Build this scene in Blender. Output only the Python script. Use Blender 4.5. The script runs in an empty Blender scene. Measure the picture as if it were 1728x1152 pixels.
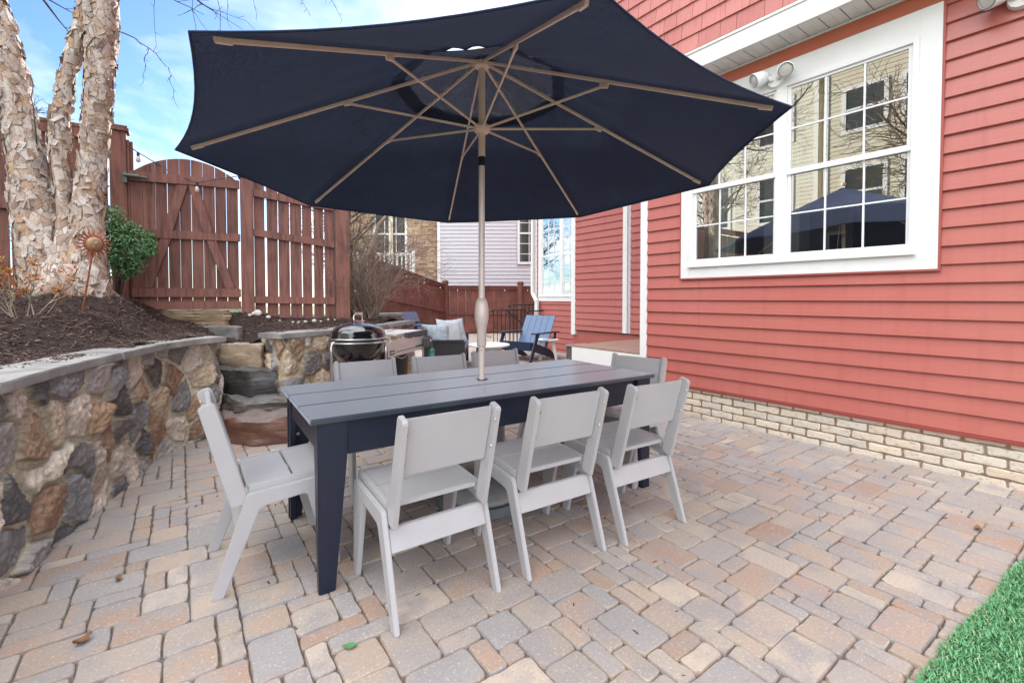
import bpy, bmesh, math, random
import numpy as np
from mathutils import Vector, Matrix, noise

random.seed(7)
RNG = np.random.default_rng(7)
S = bpy.context.scene
COL = S.collection
PI = math.pi
R_ = math.radians

# ------------------------------------------------------------------ helpers
def tag(o, label=None, cat=None, group=None, kind=None):
    if label: o['label'] = label
    if cat: o['category'] = cat
    if group: o['group'] = group
    if kind: o['kind'] = kind
    return o

def empty(name, loc=(0, 0, 0), rz=0.0, label=None, cat=None, group=None):
    o = bpy.data.objects.new(name, None)
    COL.objects.link(o)
    o.location = loc
    o.rotation_euler = (0, 0, rz)
    o.empty_display_size = 0.1
    return tag(o, label, cat, group)

def children(o):
    return [c for c in bpy.data.objects if c.parent == o]

def copy_tree(o, parent=None):
    c = o.copy()
    COL.objects.link(c)
    if parent: c.parent = parent
    for ch in children(o):
        copy_tree(ch, c)
    return c

def V(*a): return Vector(a)

class MB:
    """collects shapes, then links them as ONE mesh object"""
    def __init__(self):
        self.v = []; self.f = []; self.c = None
    def add(self, vs, fs):
        b = len(self.v)
        self.v.extend([tuple(p) for p in vs])
        self.f.extend([tuple(i + b for i in f) for f in fs])
        return self
    def hexa(self, p):   # p: 4 bottom ccw, 4 top ccw
        return self.add(p, [(3, 2, 1, 0), (4, 5, 6, 7), (0, 1, 5, 4), (1, 2, 6, 5), (2, 3, 7, 6), (3, 0, 4, 7)])
    def box(self, x0, x1, y0, y1, z0, z1):
        return self.hexa([(x0, y0, z0), (x1, y0, z0), (x1, y1, z0), (x0, y1, z0),
                          (x0, y0, z1), (x1, y0, z1), (x1, y1, z1), (x0, y1, z1)])
    def boxm(self, M, sx, sy, sz):
        p = [M @ Vector((a * sx / 2, b * sy / 2, c * sz / 2)) for c in (-1, 1) for a, b in ((-1, -1), (1, -1), (1, 1), (-1, 1))]
        return self.hexa(p)
    def prism(self, poly, o, u, v, w, t0, t1):
        """poly of (a,b) in frame o,u,v extruded along w from t0 to t1"""
        o, u, v, w = Vector(o), Vector(u), Vector(v), Vector(w)
        n = len(poly)
        lo = [o + u * a + v * b + w * t0 for a, b in poly]
        hi = [o + u * a + v * b + w * t1 for a, b in poly]
        fs = [tuple(range(n - 1, -1, -1)), tuple(range(n, 2 * n))]
        fs += [(i, (i + 1) % n, n + (i + 1) % n, n + i) for i in range(n)]
        return self.add(lo + hi, fs)
    def bar(self, a, b, w, h, up=(0, 0, 1)):
        a, b = Vector(a), Vector(b)
        d = (b - a); L = d.length; d.normalize()
        up = Vector(up)
        s = d.cross(up)
        if s.length < 1e-4: s = d.cross(Vector((1, 0, 0)))
        s.normalize(); t = s.cross(d)
        p = []
        for e in (a, b):
            p.append([e + s * x * w / 2 + t * y * h / 2 for x, y in ((-1, -1), (1, -1), (1, 1), (-1, 1))])
        return self.hexa(p[0] + p[1])
    def tube(self, pts, rad, n=10, caps=True):
        pts = [Vector(p) for p in pts]
        m = len(pts)
        if not hasattr(rad, '__len__'): rad = [rad] * m
        vs = []; fs = []
        ref = None
        for i, p in enumerate(pts):
            d = (pts[min(i + 1, m - 1)] - pts[max(i - 1, 0)])
            if d.length < 1e-9: d = Vector((0, 0, 1))
            d.normalize()
            if ref is None:
                ref = Vector((1, 0, 0)) if abs(d.x) < .8 else Vector((0, 1, 0))
            s = ref - d * ref.dot(d); s.normalize(); ref = s
            t = d.cross(s)
            for k in range(n):
                a = 2 * PI * k / n
                vs.append(p + (s * math.cos(a) + t * math.sin(a)) * rad[i])
        for i in range(m - 1):
            for k in range(n):
                fs.append((i * n + k, i * n + (k + 1) % n, (i + 1) * n + (k + 1) % n, (i + 1) * n + k))
        if caps:
            fs.append(tuple(range(n - 1, -1, -1)))
            fs.append(tuple(range((m - 1) * n, m * n)))
        return self.add(vs, fs)
    def lathe(self, prof, c=(0, 0, 0), n=32, caps=True):
        c = Vector(c); m = len(prof); vs = []; fs = []
        for r, z in prof:
            for k in range(n):
                a = 2 * PI * k / n
                vs.append((c.x + r * math.cos(a), c.y + r * math.sin(a), c.z + z))
        for i in range(m - 1):
            for k in range(n):
                fs.append((i * n + k, i * n + (k + 1) % n, (i + 1) * n + (k + 1) % n, (i + 1) * n + k))
        if caps:
            fs.append(tuple(range(n - 1, -1, -1))); fs.append(tuple(range((m - 1) * n, m * n)))
        return self.add(vs, fs)
    def build(self, name, mat, parent=None, bevel=0.0, smooth=False, seg=2, colors=None, fix=False):
        me = bpy.data.meshes.new(name)
        me.from_pydata(self.v, [], self.f)
        if bevel > 0 or fix:
            bm = bmesh.new(); bm.from_mesh(me)
            bmesh.ops.recalc_face_normals(bm, faces=bm.faces)
            if bevel > 0:
                es = [e for e in bm.edges if len(e.link_faces) == 2 and e.calc_face_angle(0) > .35]
                bmesh.ops.bevel(bm, geom=es, offset=bevel, segments=seg, affect='EDGES', clamp_overlap=True)
            bm.to_mesh(me); bm.free()
        if colors is not None:
            a = me.color_attributes.new('Col', 'FLOAT_COLOR', 'POINT')
            arr = np.ones((len(self.v), 4), dtype=np.float32)
            arr[:, :colors.shape[1]] = colors
            a.data.foreach_set('color', arr.ravel())
        if smooth:
            me.polygons.foreach_set('use_smooth', [True] * len(me.polygons))
            if smooth != 'all':
                me.set_sharp_from_angle(angle=R_(42))
        me.materials.append(mat)
        me.update()
        o = bpy.data.objects.new(name, me)
        COL.objects.link(o)
        if parent: o.parent = parent
        return o

def catmull(P, n):
    """resample a 3-D polyline smoothly with n points"""
    P = [np.array(p, float) for p in P]
    Q = [2 * P[0] - P[1]] + P + [2 * P[-1] - P[-2]]
    out = []
    m = len(P) - 1
    for i in range(n):
        t = i / (n - 1) * m
        k = min(int(t), m - 1); u = t - k
        p0, p1, p2, p3 = Q[k], Q[k + 1], Q[k + 2], Q[k + 3]
        out.append(.5 * ((2 * p1) + (-p0 + p2) * u + (2 * p0 - 5 * p1 + 4 * p2 - p3) * u * u + (-p0 + 3 * p1 - 3 * p2 + p3) * u ** 3))
    return out

def fbm(p, o=4):
    return noise.fractal(Vector(p), 1.0, 2.0, o)

# ---------------------------------------------------------------- materials
def newmat(name):
    m = bpy.data.materials.new(name); m.use_nodes = True
    nt = m.node_tree
    return m, nt, nt.nodes['Principled BSDF'], nt.nodes['Material Output']

def N(nt, t, **kw):
    n = nt.nodes.new(t)
    for k, v in kw.items():
        if k in n.inputs.keys(): n.inputs[k].default_value = v
        else: setattr(n, k, v)
    return n

def rgba(c): return (c[0], c[1], c[2], 1)

def ramp(nt, fac, stops, interp='LINEAR'):
    r = nt.nodes.new('ShaderNodeValToRGB')
    r.color_ramp.interpolation = interp
    el = r.color_ramp.elements
    while len(el) > 1: el.remove(el[0])
    el[0].position = stops[0][0]; el[0].color = rgba(stops[0][1])
    for p, c in stops[1:]:
        e = el.new(p); e.color = rgba(c)
    nt.links.new(fac, r.inputs[0])
    return r.outputs[0]

def mixc(nt, a, b, fac, mode='MIX'):
    m = nt.nodes.new('ShaderNodeMix'); m.data_type = 'RGBA'; m.blend_type = mode
    for sock, val in ((m.inputs[6], a), (m.inputs[7], b), (m.inputs[0], fac)):
        if hasattr(val, 'links'): nt.links.new(val, sock)
        elif isinstance(val, (int, float)): sock.default_value = val
        else: sock.default_value = rgba(val)
    return m.outputs[2]

def coords(nt, scale=(1, 1, 1), kind='Object'):
    tc = nt.nodes.new('ShaderNodeTexCoord'); mp = nt.nodes.new('ShaderNodeMapping')
    mp.inputs['Scale'].default_value = scale
    nt.links.new(tc.outputs[kind], mp.inputs[0])
    return mp.outputs[0]

def noisetex(nt, vec, scale, detail=4, rough=.55, dist=0):
    n = nt.nodes.new('ShaderNodeTexNoise')
    n.inputs['Scale'].default_value = scale; n.inputs['Detail'].default_value = detail
    n.inputs['Roughness'].default_value = rough; n.inputs['Distortion'].default_value = dist
    nt.links.new(vec, n.inputs['Vector'])
    return n.outputs['Fac']

def bump(nt, bsdf, h, strength=.3, dist=.01):
    b = nt.nodes.new('ShaderNodeBump')
    b.inputs['Strength'].default_value = strength; b.inputs['Distance'].default_value = dist
    nt.links.new(h, b.inputs['Height']); nt.links.new(b.outputs[0], bsdf.inputs['Normal'])

def island(nt):
    g = nt.nodes.new('ShaderNodeNewGeometry')
    return g.outputs['Random Per Island']

def simple(name, c, rough=.5, metal=0.0, var=.12, scale=8, stretch=(1, 1, 1), bmp=0.0, bdist=.002, spec=None, coat=0):
    m, nt, b, out = newmat(name)
    vec = coords(nt, stretch)
    n = noisetex(nt, vec, scale, 5)
    d = tuple(x * (1 - var) for x in c); l = tuple(min(1, x * (1 + var)) for x in c)
    nt.links.new(ramp(nt, n, [(.3, d), (.7, l)]), b.inputs['Base Color'])
    b.inputs['Roughness'].default_value = rough; b.inputs['Metallic'].default_value = metal
    if spec is not None: b.inputs['Specular IOR Level'].default_value = spec
    if coat: b.inputs['Coat Weight'].default_value = coat; b.inputs['Coat Roughness'].default_value = .05
    if bmp: bump(nt, b, n, bmp, bdist)
    return m

def wood_stain(name, a, c, horizontal=False):
    """stained boards: each island its own tone, grain along the board"""
    m, nt, b, out = newmat(name)
    vec = coords(nt, (2.2, 2.2, .16) if not horizontal else (.5, .5, 4))
    g = noisetex(nt, vec, 14, 6, .6, .6)
    k = noisetex(nt, coords(nt, (1, 1, 1)), 2.2, 3)
    base = ramp(nt, island(nt), [(0, a), (1, c)])
    dk = mixc(nt, base, tuple(x * .55 for x in a), ramp(nt, g, [(.42, (0, 0, 0)), (.68, (1, 1, 1))]))
    lt = mixc(nt, dk, tuple(min(1, x * 1.5) for x in c), ramp(nt, k, [(.45, (0, 0, 0)), (.75, (.55, .55, .55))]))
    nt.links.new(lt, b.inputs['Base Color'])
    b.inputs['Roughness'].default_value = .75
    bump(nt, b, g, .35, .004)
    return m

MT = {}
MT['fence'] = wood_stain('fence_stain', (.152, .061, .046), (.222, .096, .075))
MT['fence_far'] = wood_stain('far_fence_stain', (.165, .058, .044), (.205, .076, .058))
MT['white'] = simple('white_trim', (.80, .79, .77), .45, var=.03)
MT['vinyl'] = simple('white_vinyl', (.80, .80, .80), .3, var=.02)
MT['navy_table'] = simple('navy_plastic_lumber', (.024, .032, .052), .26, var=.12, scale=30, stretch=(.15, 1, 1), bmp=.06, spec=1.0)
_b = MT['navy_table'].node_tree.nodes['Principled BSDF']; _b.inputs['Sheen Weight'].default_value = .6; _b.inputs['Sheen Roughness'].default_value = .45; _b.inputs['Sheen Tint'].default_value = (.80, .90, 1, 1)
MT['navy_leg'] = simple('navy_plastic_lumber_leg', (.008, .012, .030), .36, var=.15, scale=40, bmp=.04)
MT['chair'] = simple('grey_plastic_lumber', (.43, .422, .43), .33, var=.04, scale=5, bmp=.0)
MT['bolt'] = simple('brass_bolt', (.75, .62, .42), .3, 1.0, var=.05)
MT['steel'] = simple('stainless', (.66, .63, .60), .4, .3, var=.06, scale=30, stretch=(.1, 1, 1))
MT['tubesteel'] = simple('satin_tube', (.62, .61, .6), .3, 1.0, var=.05)
MT['chrome'] = simple('bright_handle', (.7, .7, .7), .15, 1.0, var=.02)
MT['enamel'] = simple('black_enamel', (.008, .008, .01), .06, var=.0, coat=1)
MT['blackpl'] = simple('black_plastic', (.02, .02, .023), .45)
MT['darkgrey'] = simple('dark_grey_plastic', (.07, .075, .085), .5)
MT['bronze'] = simple('champagne_aluminium', (.95, .74, .61), .40, .0, var=.05)
MT['pole'] = simple('pole_aluminium', (.70, .60, .55), .36, .15, var=.05)
MT['iron'] = simple('black_iron', (.015, .014, .014), .5)
MT['blue_adir'] = simple('blue_plastic_lumber', (.115, .18, .30), .45, var=.08, scale=20)
MT['slate_adir'] = simple('slate_blue_lumber', (.11, .12, .20), .5, var=.08, scale=20)
MT['navy_adir'] = simple('dark_navy_lumber', (.018, .03, .062), .4, var=.1, scale=20)
MT['cushion'] = simple('grey_cushion', (.34, .40, .46), .9, var=.12, scale=30)
MT['concrete'] = simple('grey_base', (.34, .345, .34), .7, var=.15, scale=14, bmp=.15)
MT['concrete_dark'] = simple('grey_base_rim', (.13, .145, .155), .6, var=.15, scale=14)
MT['copper'] = simple('rusty_copper', (.30, .105, .06), .5, .5, var=.35, scale=60)
MT['sunface'] = simple('aged_brass', (.34, .22, .12), .55, .3, var=.3, scale=60)
MT['deck'] = simple('deck_boards', (.33, .215, .165), .7, var=.2, scale=10, stretch=(.2, 4, 1))
MT['deck_dark'] = simple('dark_deck_boards', (.12, .085, .09), .7, var=.25, scale=10)
MT['bluestone'] = simple('bluestone_cap', (.26, .252, .24), .75, var=.32, scale=6, bmp=.4, bdist=.006)
MT['rockwhite'] = simple('river_rock', (.62, .60, .56), .7, var=.18, scale=14)
MT['bulb'] = simple('clear_bulb_glass', (.55, .52, .48), .1, var=.02)
MT['interior'] = simple('room_paint', (.58, .53, .45), .8, var=.1, scale=2)
MT['interior_dark'] = simple('dark_cabinet', (.05, .045, .04), .5)
MT['curtain'] = simple('pale_curtain', (.45, .45, .40), .9, var=.2, scale=6, stretch=(1, 8, .3))
MT['lavender'] = simple('lavender_siding', (.555, .555, .605), .5, var=.03)
MT['roof'] = simple('grey_shingle_roof', (.10, .095, .09), .9, var=.4, scale=30)
MT['leaf_dry'] = simple('dry_leaf', (.22, .11, .05), .8, var=.3, scale=40)

def siding_mat(name, c, rough=.34):
    m, nt, b, out = newmat(name)
    n = noisetex(nt, coords(nt, (1, .25, 6)), 9, 5)
    k = noisetex(nt, coords(nt), .9, 3)
    base = ramp(nt, n, [(.3, tuple(x * .94 for x in c)), (.7, tuple(x * 1.05 for x in c))])
    faded = mixc(nt, base, (c[0] * 1.08, c[1] * 1.3, c[2] * 1.3), ramp(nt, k, [(.35, (0, 0, 0)), (.8, (.6, .6, .6))]))
    st = noisetex(nt, coords(nt, (1, 5, .35)), 3.0, 5, .6)
    faded = mixc(nt, faded, tuple(x * .80 for x in c), ramp(nt, st, [(.50, (0, 0, 0)), (.78, (.55, .55, .55))]))
    nt.links.new(faded, b.inputs['Base Color'])
    b.inputs['Roughness'].default_value = rough
    bump(nt, b, n, .06, .002)
    return m
MT['red'] = siding_mat('coral_red_vinyl_siding', (.445, .125, .102))
MT['redtrim'] = simple('red_trim', (.36, .085, .07), .45, var=.05)
MT['frieze'] = simple('orange_red_frieze_board', (.50, .135, .075), .5, var=.05)
MT['tan'] = siding_mat('tan_siding', (.68, .60, .47))
MT['cream'] = siding_mat('cream_siding', (.74, .68, .57))

def shake_mat():
    m, nt, b, out = newmat('coral_shake')
    base = ramp(nt, island(nt), [(0, (.46, .15, .13)), (1, (.55, .20, .17))])
    g = noisetex(nt, coords(nt, (1, 5, .4)), 14, 5)
    nt.links.new(mixc(nt, base, (.30, .07, .06), ramp(nt, g, [(.5, (0, 0, 0)), (.8, (.6, .6, .6))])), b.inputs['Base Color'])
    b.inputs['Roughness'].default_value = .55
    bump(nt, b, g, .2, .004)
    return m
MT['shake'] = shake_mat()

def paver_mat():
    m, nt, b, out = newmat('tumbled_pavers')
    isl = island(nt)
    base = ramp(nt, isl, [(0, (.325, .22, .165)), (.16, (.375, .28, .215)), (.32, (.31, .28, .255)), (.48, (.41, .32, .25)),
                          (.62, (.305, .29, .285)), (.76, (.38, .265, .20)), (.88, (.36, .31, .265)), (1, (.48, .40, .325))])
    vec = coords(nt)
    n = noisetex(nt, vec, 5.5, 4)
    n2 = noisetex(nt, vec, 95, 4, .75)
    n3 = noisetex(nt, vec, 1.1, 3)
    # blended grey flashing inside a stone
    bl = mixc(nt, base, (.285, .265, .26), ramp(nt, n, [(.45, (0, 0, 0)), (.62, (.85, .85, .85))]))
    sp = mixc(nt, bl, (.66, .60, .53), ramp(nt, n2, [(.57, (0, 0, 0)), (.70, (.7, .7, .7))]))
    dk = mixc(nt, sp, (.17, .14, .12), ramp(nt, n2, [(.30, (.65, .65, .65)), (.43, (0, 0, 0))]))
    wear = mixc(nt, dk, (.5, .45, .40), ramp(nt, n3, [(.45, (0, 0, 0)), (.75, (.25, .25, .25))]))
    nt.links.new(wear, b.inputs['Base Color'])
    b.inputs['Roughness'].default_value = .85
    bump(nt, b, n2, .35, .003)
    return m
MT['paver'] = paver_mat()
MT['sand'] = simple('joint_sand', (.15, .12, .095), .95, var=.4, scale=40, bmp=.3)

def brick_mat():
    m, nt, b, out = newmat('tan_stone_brick')
    base = ramp(nt, island(nt), [(0, (.66, .54, .41)), (.3, (.62, .56, .48)), (.6, (.72, .61, .47)), (.85, (.55, .51, .45)), (1, (.64, .49, .34))])
    n2 = noisetex(nt, coords(nt, (1, 1, 2.5)), 32, 5, .65)
    c = mixc(nt, base, (.24, .20, .16), ramp(nt, n2, [(.30, (.8, .8, .8)), (.46, (0, 0, 0))]))
    c = mixc(nt, c, (.66, .60, .50), ramp(nt, n2, [(.58, (0, 0, 0)), (.75, (.5, .5, .5))]))
    nt.links.new(c, b.inputs['Base Color']); b.inputs['Roughness'].default_value = .85
    bump(nt, b, n2, .6, .006)
    return m
MT['brick'] = brick_mat()
MT['mortar'] = simple('brown_mortar', (.27, .19, .135), .95, var=.25, scale=40, bmp=.3)

def stone_mat():
    """vertex colour carries each stone's own colour; noise adds veins and grain"""
    m, nt, b, out = newmat('fieldstone')
    at = nt.nodes.new('ShaderNodeVertexColor'); at.layer_name = 'Col'
    vec = coords(nt)
    n1 = noisetex(nt, vec, 9, 6, .65, 1.2); n2 = noisetex(nt, vec, 60, 4, .7)
    n3 = noisetex(nt, vec, 4, 4, .6, .8)
    n4 = noisetex(nt, coords(nt, (1, 1, 2.2)), 22, 6, .7, .5)
    c = mixc(nt, at.outputs[0], (.34, .19, .10), ramp(nt, n1, [(.58, (0, 0, 0)), (.62, (.4, .4, .4)), (.75, (.2, .2, .2))]))
    c = mixc(nt, c, (.64, .57, .49), ramp(nt, n4, [(.57, (0, 0, 0)), (.66, (.28, .28, .28))]))
    c = mixc(nt, c, (.07, .065, .065), ramp(nt, n2, [(.28, (.7, .7, .7)), (.40, (0, 0, 0))]))
    c = mixc(nt, c, (.10, .085, .08), ramp(nt, n4, [(.30, (.7, .7, .7)), (.38, (0, 0, 0))]))
    nt.links.new(c, b.inputs['Base Color']); b.inputs['Roughness'].default_value = .72
    h = mixc(nt, n4, n2, .35)
    bump(nt, b, h, .8, .012)
    return m
MT['stone'] = stone_mat()

def rock_mat(name, a, c, top, rough=.6, strata=6):
    m, nt, b, out = newmat(name)
    vec = coords(nt, (1, 1, strata)); v2 = coords(nt)
    n1 = noisetex(nt, vec, 5, 6, .65, .8); n2 = noisetex(nt, v2, 45, 4, .7)
    base = ramp(nt, n1, [(.3, a), (.52, tuple((x + y) / 2 for x, y in zip(a, c))), (.7, c)])
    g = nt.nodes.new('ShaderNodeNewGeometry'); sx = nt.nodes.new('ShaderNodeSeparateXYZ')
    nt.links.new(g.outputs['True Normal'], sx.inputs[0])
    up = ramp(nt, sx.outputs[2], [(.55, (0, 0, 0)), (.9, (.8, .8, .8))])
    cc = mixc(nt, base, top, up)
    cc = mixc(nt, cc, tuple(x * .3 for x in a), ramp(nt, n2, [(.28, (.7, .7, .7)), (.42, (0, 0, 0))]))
    nt.links.new(cc, b.inputs['Base Color']); b.inputs['Roughness'].default_value = rough
    bump(nt, b, mixc(nt, n1, n2, .3), .8, .02)
    return m
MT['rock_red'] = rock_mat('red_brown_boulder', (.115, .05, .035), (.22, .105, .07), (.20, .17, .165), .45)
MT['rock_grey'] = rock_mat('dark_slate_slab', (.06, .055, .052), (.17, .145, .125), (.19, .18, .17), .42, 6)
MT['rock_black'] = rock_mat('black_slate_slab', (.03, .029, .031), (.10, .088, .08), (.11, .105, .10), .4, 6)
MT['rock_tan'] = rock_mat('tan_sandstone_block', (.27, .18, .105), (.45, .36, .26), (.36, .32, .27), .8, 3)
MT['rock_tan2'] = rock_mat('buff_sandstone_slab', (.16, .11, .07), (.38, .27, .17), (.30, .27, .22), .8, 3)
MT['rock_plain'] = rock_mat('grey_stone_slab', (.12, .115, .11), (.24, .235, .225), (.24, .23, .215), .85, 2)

def mulch_mat(name, isl):
    m, nt, b, out = newmat(name)
    vec = coords(nt, (1, 1, 1))
    n = noisetex(nt, vec, 55, 5, .7, .5); k = noisetex(nt, vec, 3, 3)
    if isl:
        base = ramp(nt, island(nt), [(0, (.040, .024, .019)), (.5, (.088, .056, .046)), (.85, (.14, .092, .076)), (.97, (.21, .15, .125)), (1, (.30, .23, .19))])
    else:
        base = ramp(nt, n, [(.3, (.018, .010, .008)), (.6, (.055, .032, .025)), (.8, (.09, .055, .042))])
    nt.links.new(base, b.inputs['Base Color']); b.inputs['Roughness'].default_value = .9
    if not isl: bump(nt, b, n, .9, .03)
    return m
MT['mulch'] = mulch_mat('mulch_soil', False)
MT['chips'] = mulch_mat('mulch_shreds', True)

def bark_mat(nm, plates):
    m, nt, b, out = newmat(nm)
    vec = coords(nt, (1, 1, .6)); v2 = coords(nt)
    n1 = noisetex(nt, vec, 9, 6, .65, 1.0); n2 = noisetex(nt, v2, 40, 5, .7); n5 = noisetex(nt, coords(nt, (1, 1, .25)), 30, 5, .7, .6)
    stops = [(0, (.40, .31, .25)), (.2, (.58, .51, .45)), (.38, (.44, .32, .235)), (.52, (.52, .44, .38)), (.66, (.24, .16, .115)), (.78, (.48, .31, .20)), (.9, (.34, .29, .26)), (1, (.64, .58, .52))]
    h = mixc(nt, n1, n2, .5)
    if plates:
        mp = nt.nodes.new('ShaderNodeMapping'); nt.links.new(v2, mp.inputs[0]); mp.inputs['Scale'].default_value = (1, 1, .55)
        wr = nt.nodes.new('ShaderNodeVectorMath'); wr.operation = 'MULTIPLY_ADD'
        nz = nt.nodes.new('ShaderNodeTexNoise'); nz.inputs['Scale'].default_value = 7; nz.inputs['Detail'].default_value = 3; nt.links.new(mp.outputs[0], nz.inputs['Vector'])
        nt.links.new(nz.outputs['Color'], wr.inputs[0]); wr.inputs[1].default_value = (.10, .10, .10); nt.links.new(mp.outputs[0], wr.inputs[2])
        vo = nt.nodes.new('ShaderNodeTexVoronoi'); vo.inputs['Scale'].default_value = 17; nt.links.new(wr.outputs[0], vo.inputs['Vector'])
        ve = nt.nodes.new('ShaderNodeTexVoronoi'); ve.feature = 'DISTANCE_TO_EDGE'; ve.inputs['Scale'].default_value = 17; nt.links.new(wr.outputs[0], ve.inputs['Vector'])
        sp = nt.nodes.new('ShaderNodeSeparateColor'); nt.links.new(vo.outputs['Color'], sp.inputs[0])
        base = ramp(nt, sp.outputs[0], stops)
        edge = ramp(nt, ve.outputs['Distance'], [(.0, (1, 1, 1)), (.05, (0, 0, 0))])
        base = mixc(nt, base, (.12, .08, .06), edge)
        h = mixc(nt, h, ve.outputs['Distance'], .5)
    else:
        base = ramp(nt, island(nt), stops)
    c = mixc(nt, base, (.30, .19, .13), ramp(nt, n1, [(.54, (0, 0, 0)), (.66, (.7, .7, .7))]))
    c = mixc(nt, c, (.64, .60, .56), ramp(nt, n5, [(.30, (.7, .7, .7)), (.42, (0, 0, 0))]))
    c = mixc(nt, c, (.085, .06, .05), ramp(nt, n2, [(.34, (.9, .9, .9)), (.43, (0, 0, 0))]))
    c = mixc(nt, c, (.16, .12, .10), ramp(nt, n5, [(.60, (0, 0, 0)), (.70, (.8, .8, .8))]))
    nt.links.new(c, b.inputs['Base Color']); b.inputs['Roughness'].default_value = .8
    bump(nt, b, h, .9, .02)
    return m
MT['bark'] = bark_mat('river_birch_bark', True)
MT['flake'] = bark_mat('peeling_birch_bark', False)
MT['twig'] = simple('dark_twig', (.055, .04, .035), .8, var=.3)
MT['greytwig'] = simple('grey_brown_twig', (.21, .155, .12), .85, var=.4, scale=20)
MT['paletwig'] = simple('pale_stem', (.30, .25, .18), .8, var=.3, scale=20)

def leaf_mat(name, stops, rough=.45, trans=.25):
    m, nt, b, out = newmat(name)
    c = ramp(nt, island(nt), stops)
    nt.links.new(c, b.inputs['Base Color']); b.inputs['Roughness'].default_value = rough
    tr = nt.nodes.new('ShaderNodeBsdfTranslucent'); mx = nt.nodes.new('ShaderNodeMixShader')
    nt.links.new(c, tr.inputs[0]); mx.inputs[0].default_value = trans
    nt.links.new(b.outputs[0], mx.inputs[1]); nt.links.new(tr.outputs[0], mx.inputs[2])
    nt.links.new(mx.outputs[0], out.inputs[0])
    return m
MT['boxleaf'] = leaf_mat('boxwood_leaf', [(0, (.06, .15, .06)), (.5, (.13, .29, .12)), (.85, (.20, .40, .18)), (1, (.32, .52, .28))])
MT['azleaf'] = leaf_mat('orange_leaf', [(0, (.40, .05, .02)), (.4, (.55, .14, .04)), (.7, (.55, .28, .05)), (.85, (.22, .24, .05)), (1, (.55, .32, .2))])
MT['turf'] = leaf_mat('turf_blade', [(0, (.08, .25, .10)), (.5, (.14, .40, .17)), (.85, (.21, .50, .25)), (.95, (.38, .56, .30)), (1, (.42, .36, .18))], .5, .2)
MT['turfbase'] = simple('turf_backing', (.03, .10, .04), .9, var=.3, scale=30)
MT['grass'] = simple('rough_grass', (.12, .15, .06), .95, var=.4, scale=3)
MT['evergreen'] = leaf_mat('evergreen_needles', [(0, (.02, .045, .02)), (1, (.06, .11, .045))])

def canopy_mat(nm, lo, mid, hi, fac):
    m, nt, b, out = newmat(nm)
    vec = coords(nt)
    n = noisetex(nt, vec, 240, 2, .6); k = noisetex(nt, vec, 3, 3)
    nt.links.new(ramp(nt, k, [(.3, (.011, .016, .038)), (.7, (.019, .028, .062))]), b.inputs['Base Color'])
    b.inputs['Roughness'].default_value = .9
    b.inputs['Specular IOR Level'].default_value = .2
    b.inputs['Sheen Weight'].default_value = .22; b.inputs['Sheen Tint'].default_value = (.45, .58, 1, 1); b.inputs['Sheen Roughness'].default_value = .6
    tr = nt.nodes.new('ShaderNodeBsdfTranslucent')
    nt.links.new(ramp(nt, n, [(.46, lo), (.58, mid), (.70, hi)]), tr.inputs[0])
    mx = nt.nodes.new('ShaderNodeMixShader'); mx.inputs[0].default_value = fac
    nt.links.new(b.outputs[0], mx.inputs[1]); nt.links.new(tr.outputs[0], mx.inputs[2])
    nt.links.new(mx.outputs[0], out.inputs[0])
    bump(nt, b, n, .2, .001)
    return m
MT['canopy'] = canopy_mat('navy_umbrella_fabric', (.004, .006, .014), (.03, .04, .075), (.22, .25, .34), .12)
MT['vent'] = canopy_mat('sun_worn_vent_fabric', (.006, .008, .016), (.04, .05, .08), (.50, .49, .50), .17)

def glass_mat(name, base=.22):
    m, nt, b, out = newmat(name)
    nt.nodes.remove(b)
    gl = nt.nodes.new('ShaderNodeBsdfGlossy'); gl.inputs['Roughness'].default_value = .0
    gl.inputs[0].default_value = (.95, .97, .96, 1)
    tr = nt.nodes.new('ShaderNodeBsdfTransparent'); tr.inputs[0].default_value = (.72, .76, .73, 1)
    fr = nt.nodes.new('ShaderNodeFresnel'); fr.inputs[0].default_value = 1.5
    ma = nt.nodes.new('ShaderNodeMath'); ma.operation = 'MULTIPLY_ADD'
    nt.links.new(fr.outputs[0], ma.inputs[0]); ma.inputs[1].default_value = 1.6; ma.inputs[2].default_value = base
    ma.use_clamp = True
    mx = nt.nodes.new('ShaderNodeMixShader')
    nt.links.new(ma.outputs[0], mx.inputs[0]); nt.links.new(tr.outputs[0], mx.inputs[1]); nt.links.new(gl.outputs[0], mx.inputs[2])
    nt.links.new(mx.outputs[0], out.inputs[0])
    return m
MT['glass'] = glass_mat('window_glass', .28)
MT['dimglass'] = simple('far_window_glass', (.05, .06, .06), .05, var=.1)
# ------------------------------------------------------------ camera, light
YAW, PITCH = R_(36.292), R_(1.496)
cam = bpy.data.cameras.new('camera'); camo = bpy.data.objects.new('camera', cam); COL.objects.link(camo)
camo.location = (0, 0, 1.2275); camo.rotation_euler = (PI / 2 - PITCH, 0, -YAW)
cam.sensor_width = 36; cam.lens = 785.435 / 1728 * 36; cam.shift_y = -(576 - 523.14) / 1728
cam.clip_end = 500; cam.clip_start = .02
S.camera = camo

SUN_EL, SUN_AZ = R_(18), R_(35)          # azimuth clockwise from +Y
sd = Vector((math.sin(SUN_AZ) * math.cos(SUN_EL), math.cos(SUN_AZ) * math.cos(SUN_EL), math.sin(SUN_EL)))
sun = bpy.data.lights.new('sun', 'SUN'); sun.energy = 3.6; sun.angle = R_(.53); sun.color = (1, .93, .83)
suno = bpy.data.objects.new('sun', sun); COL.objects.link(suno)
suno.rotation_euler = sd.to_track_quat('Z', 'Y').to_euler(); suno.location = (20, 5, 15)

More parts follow.
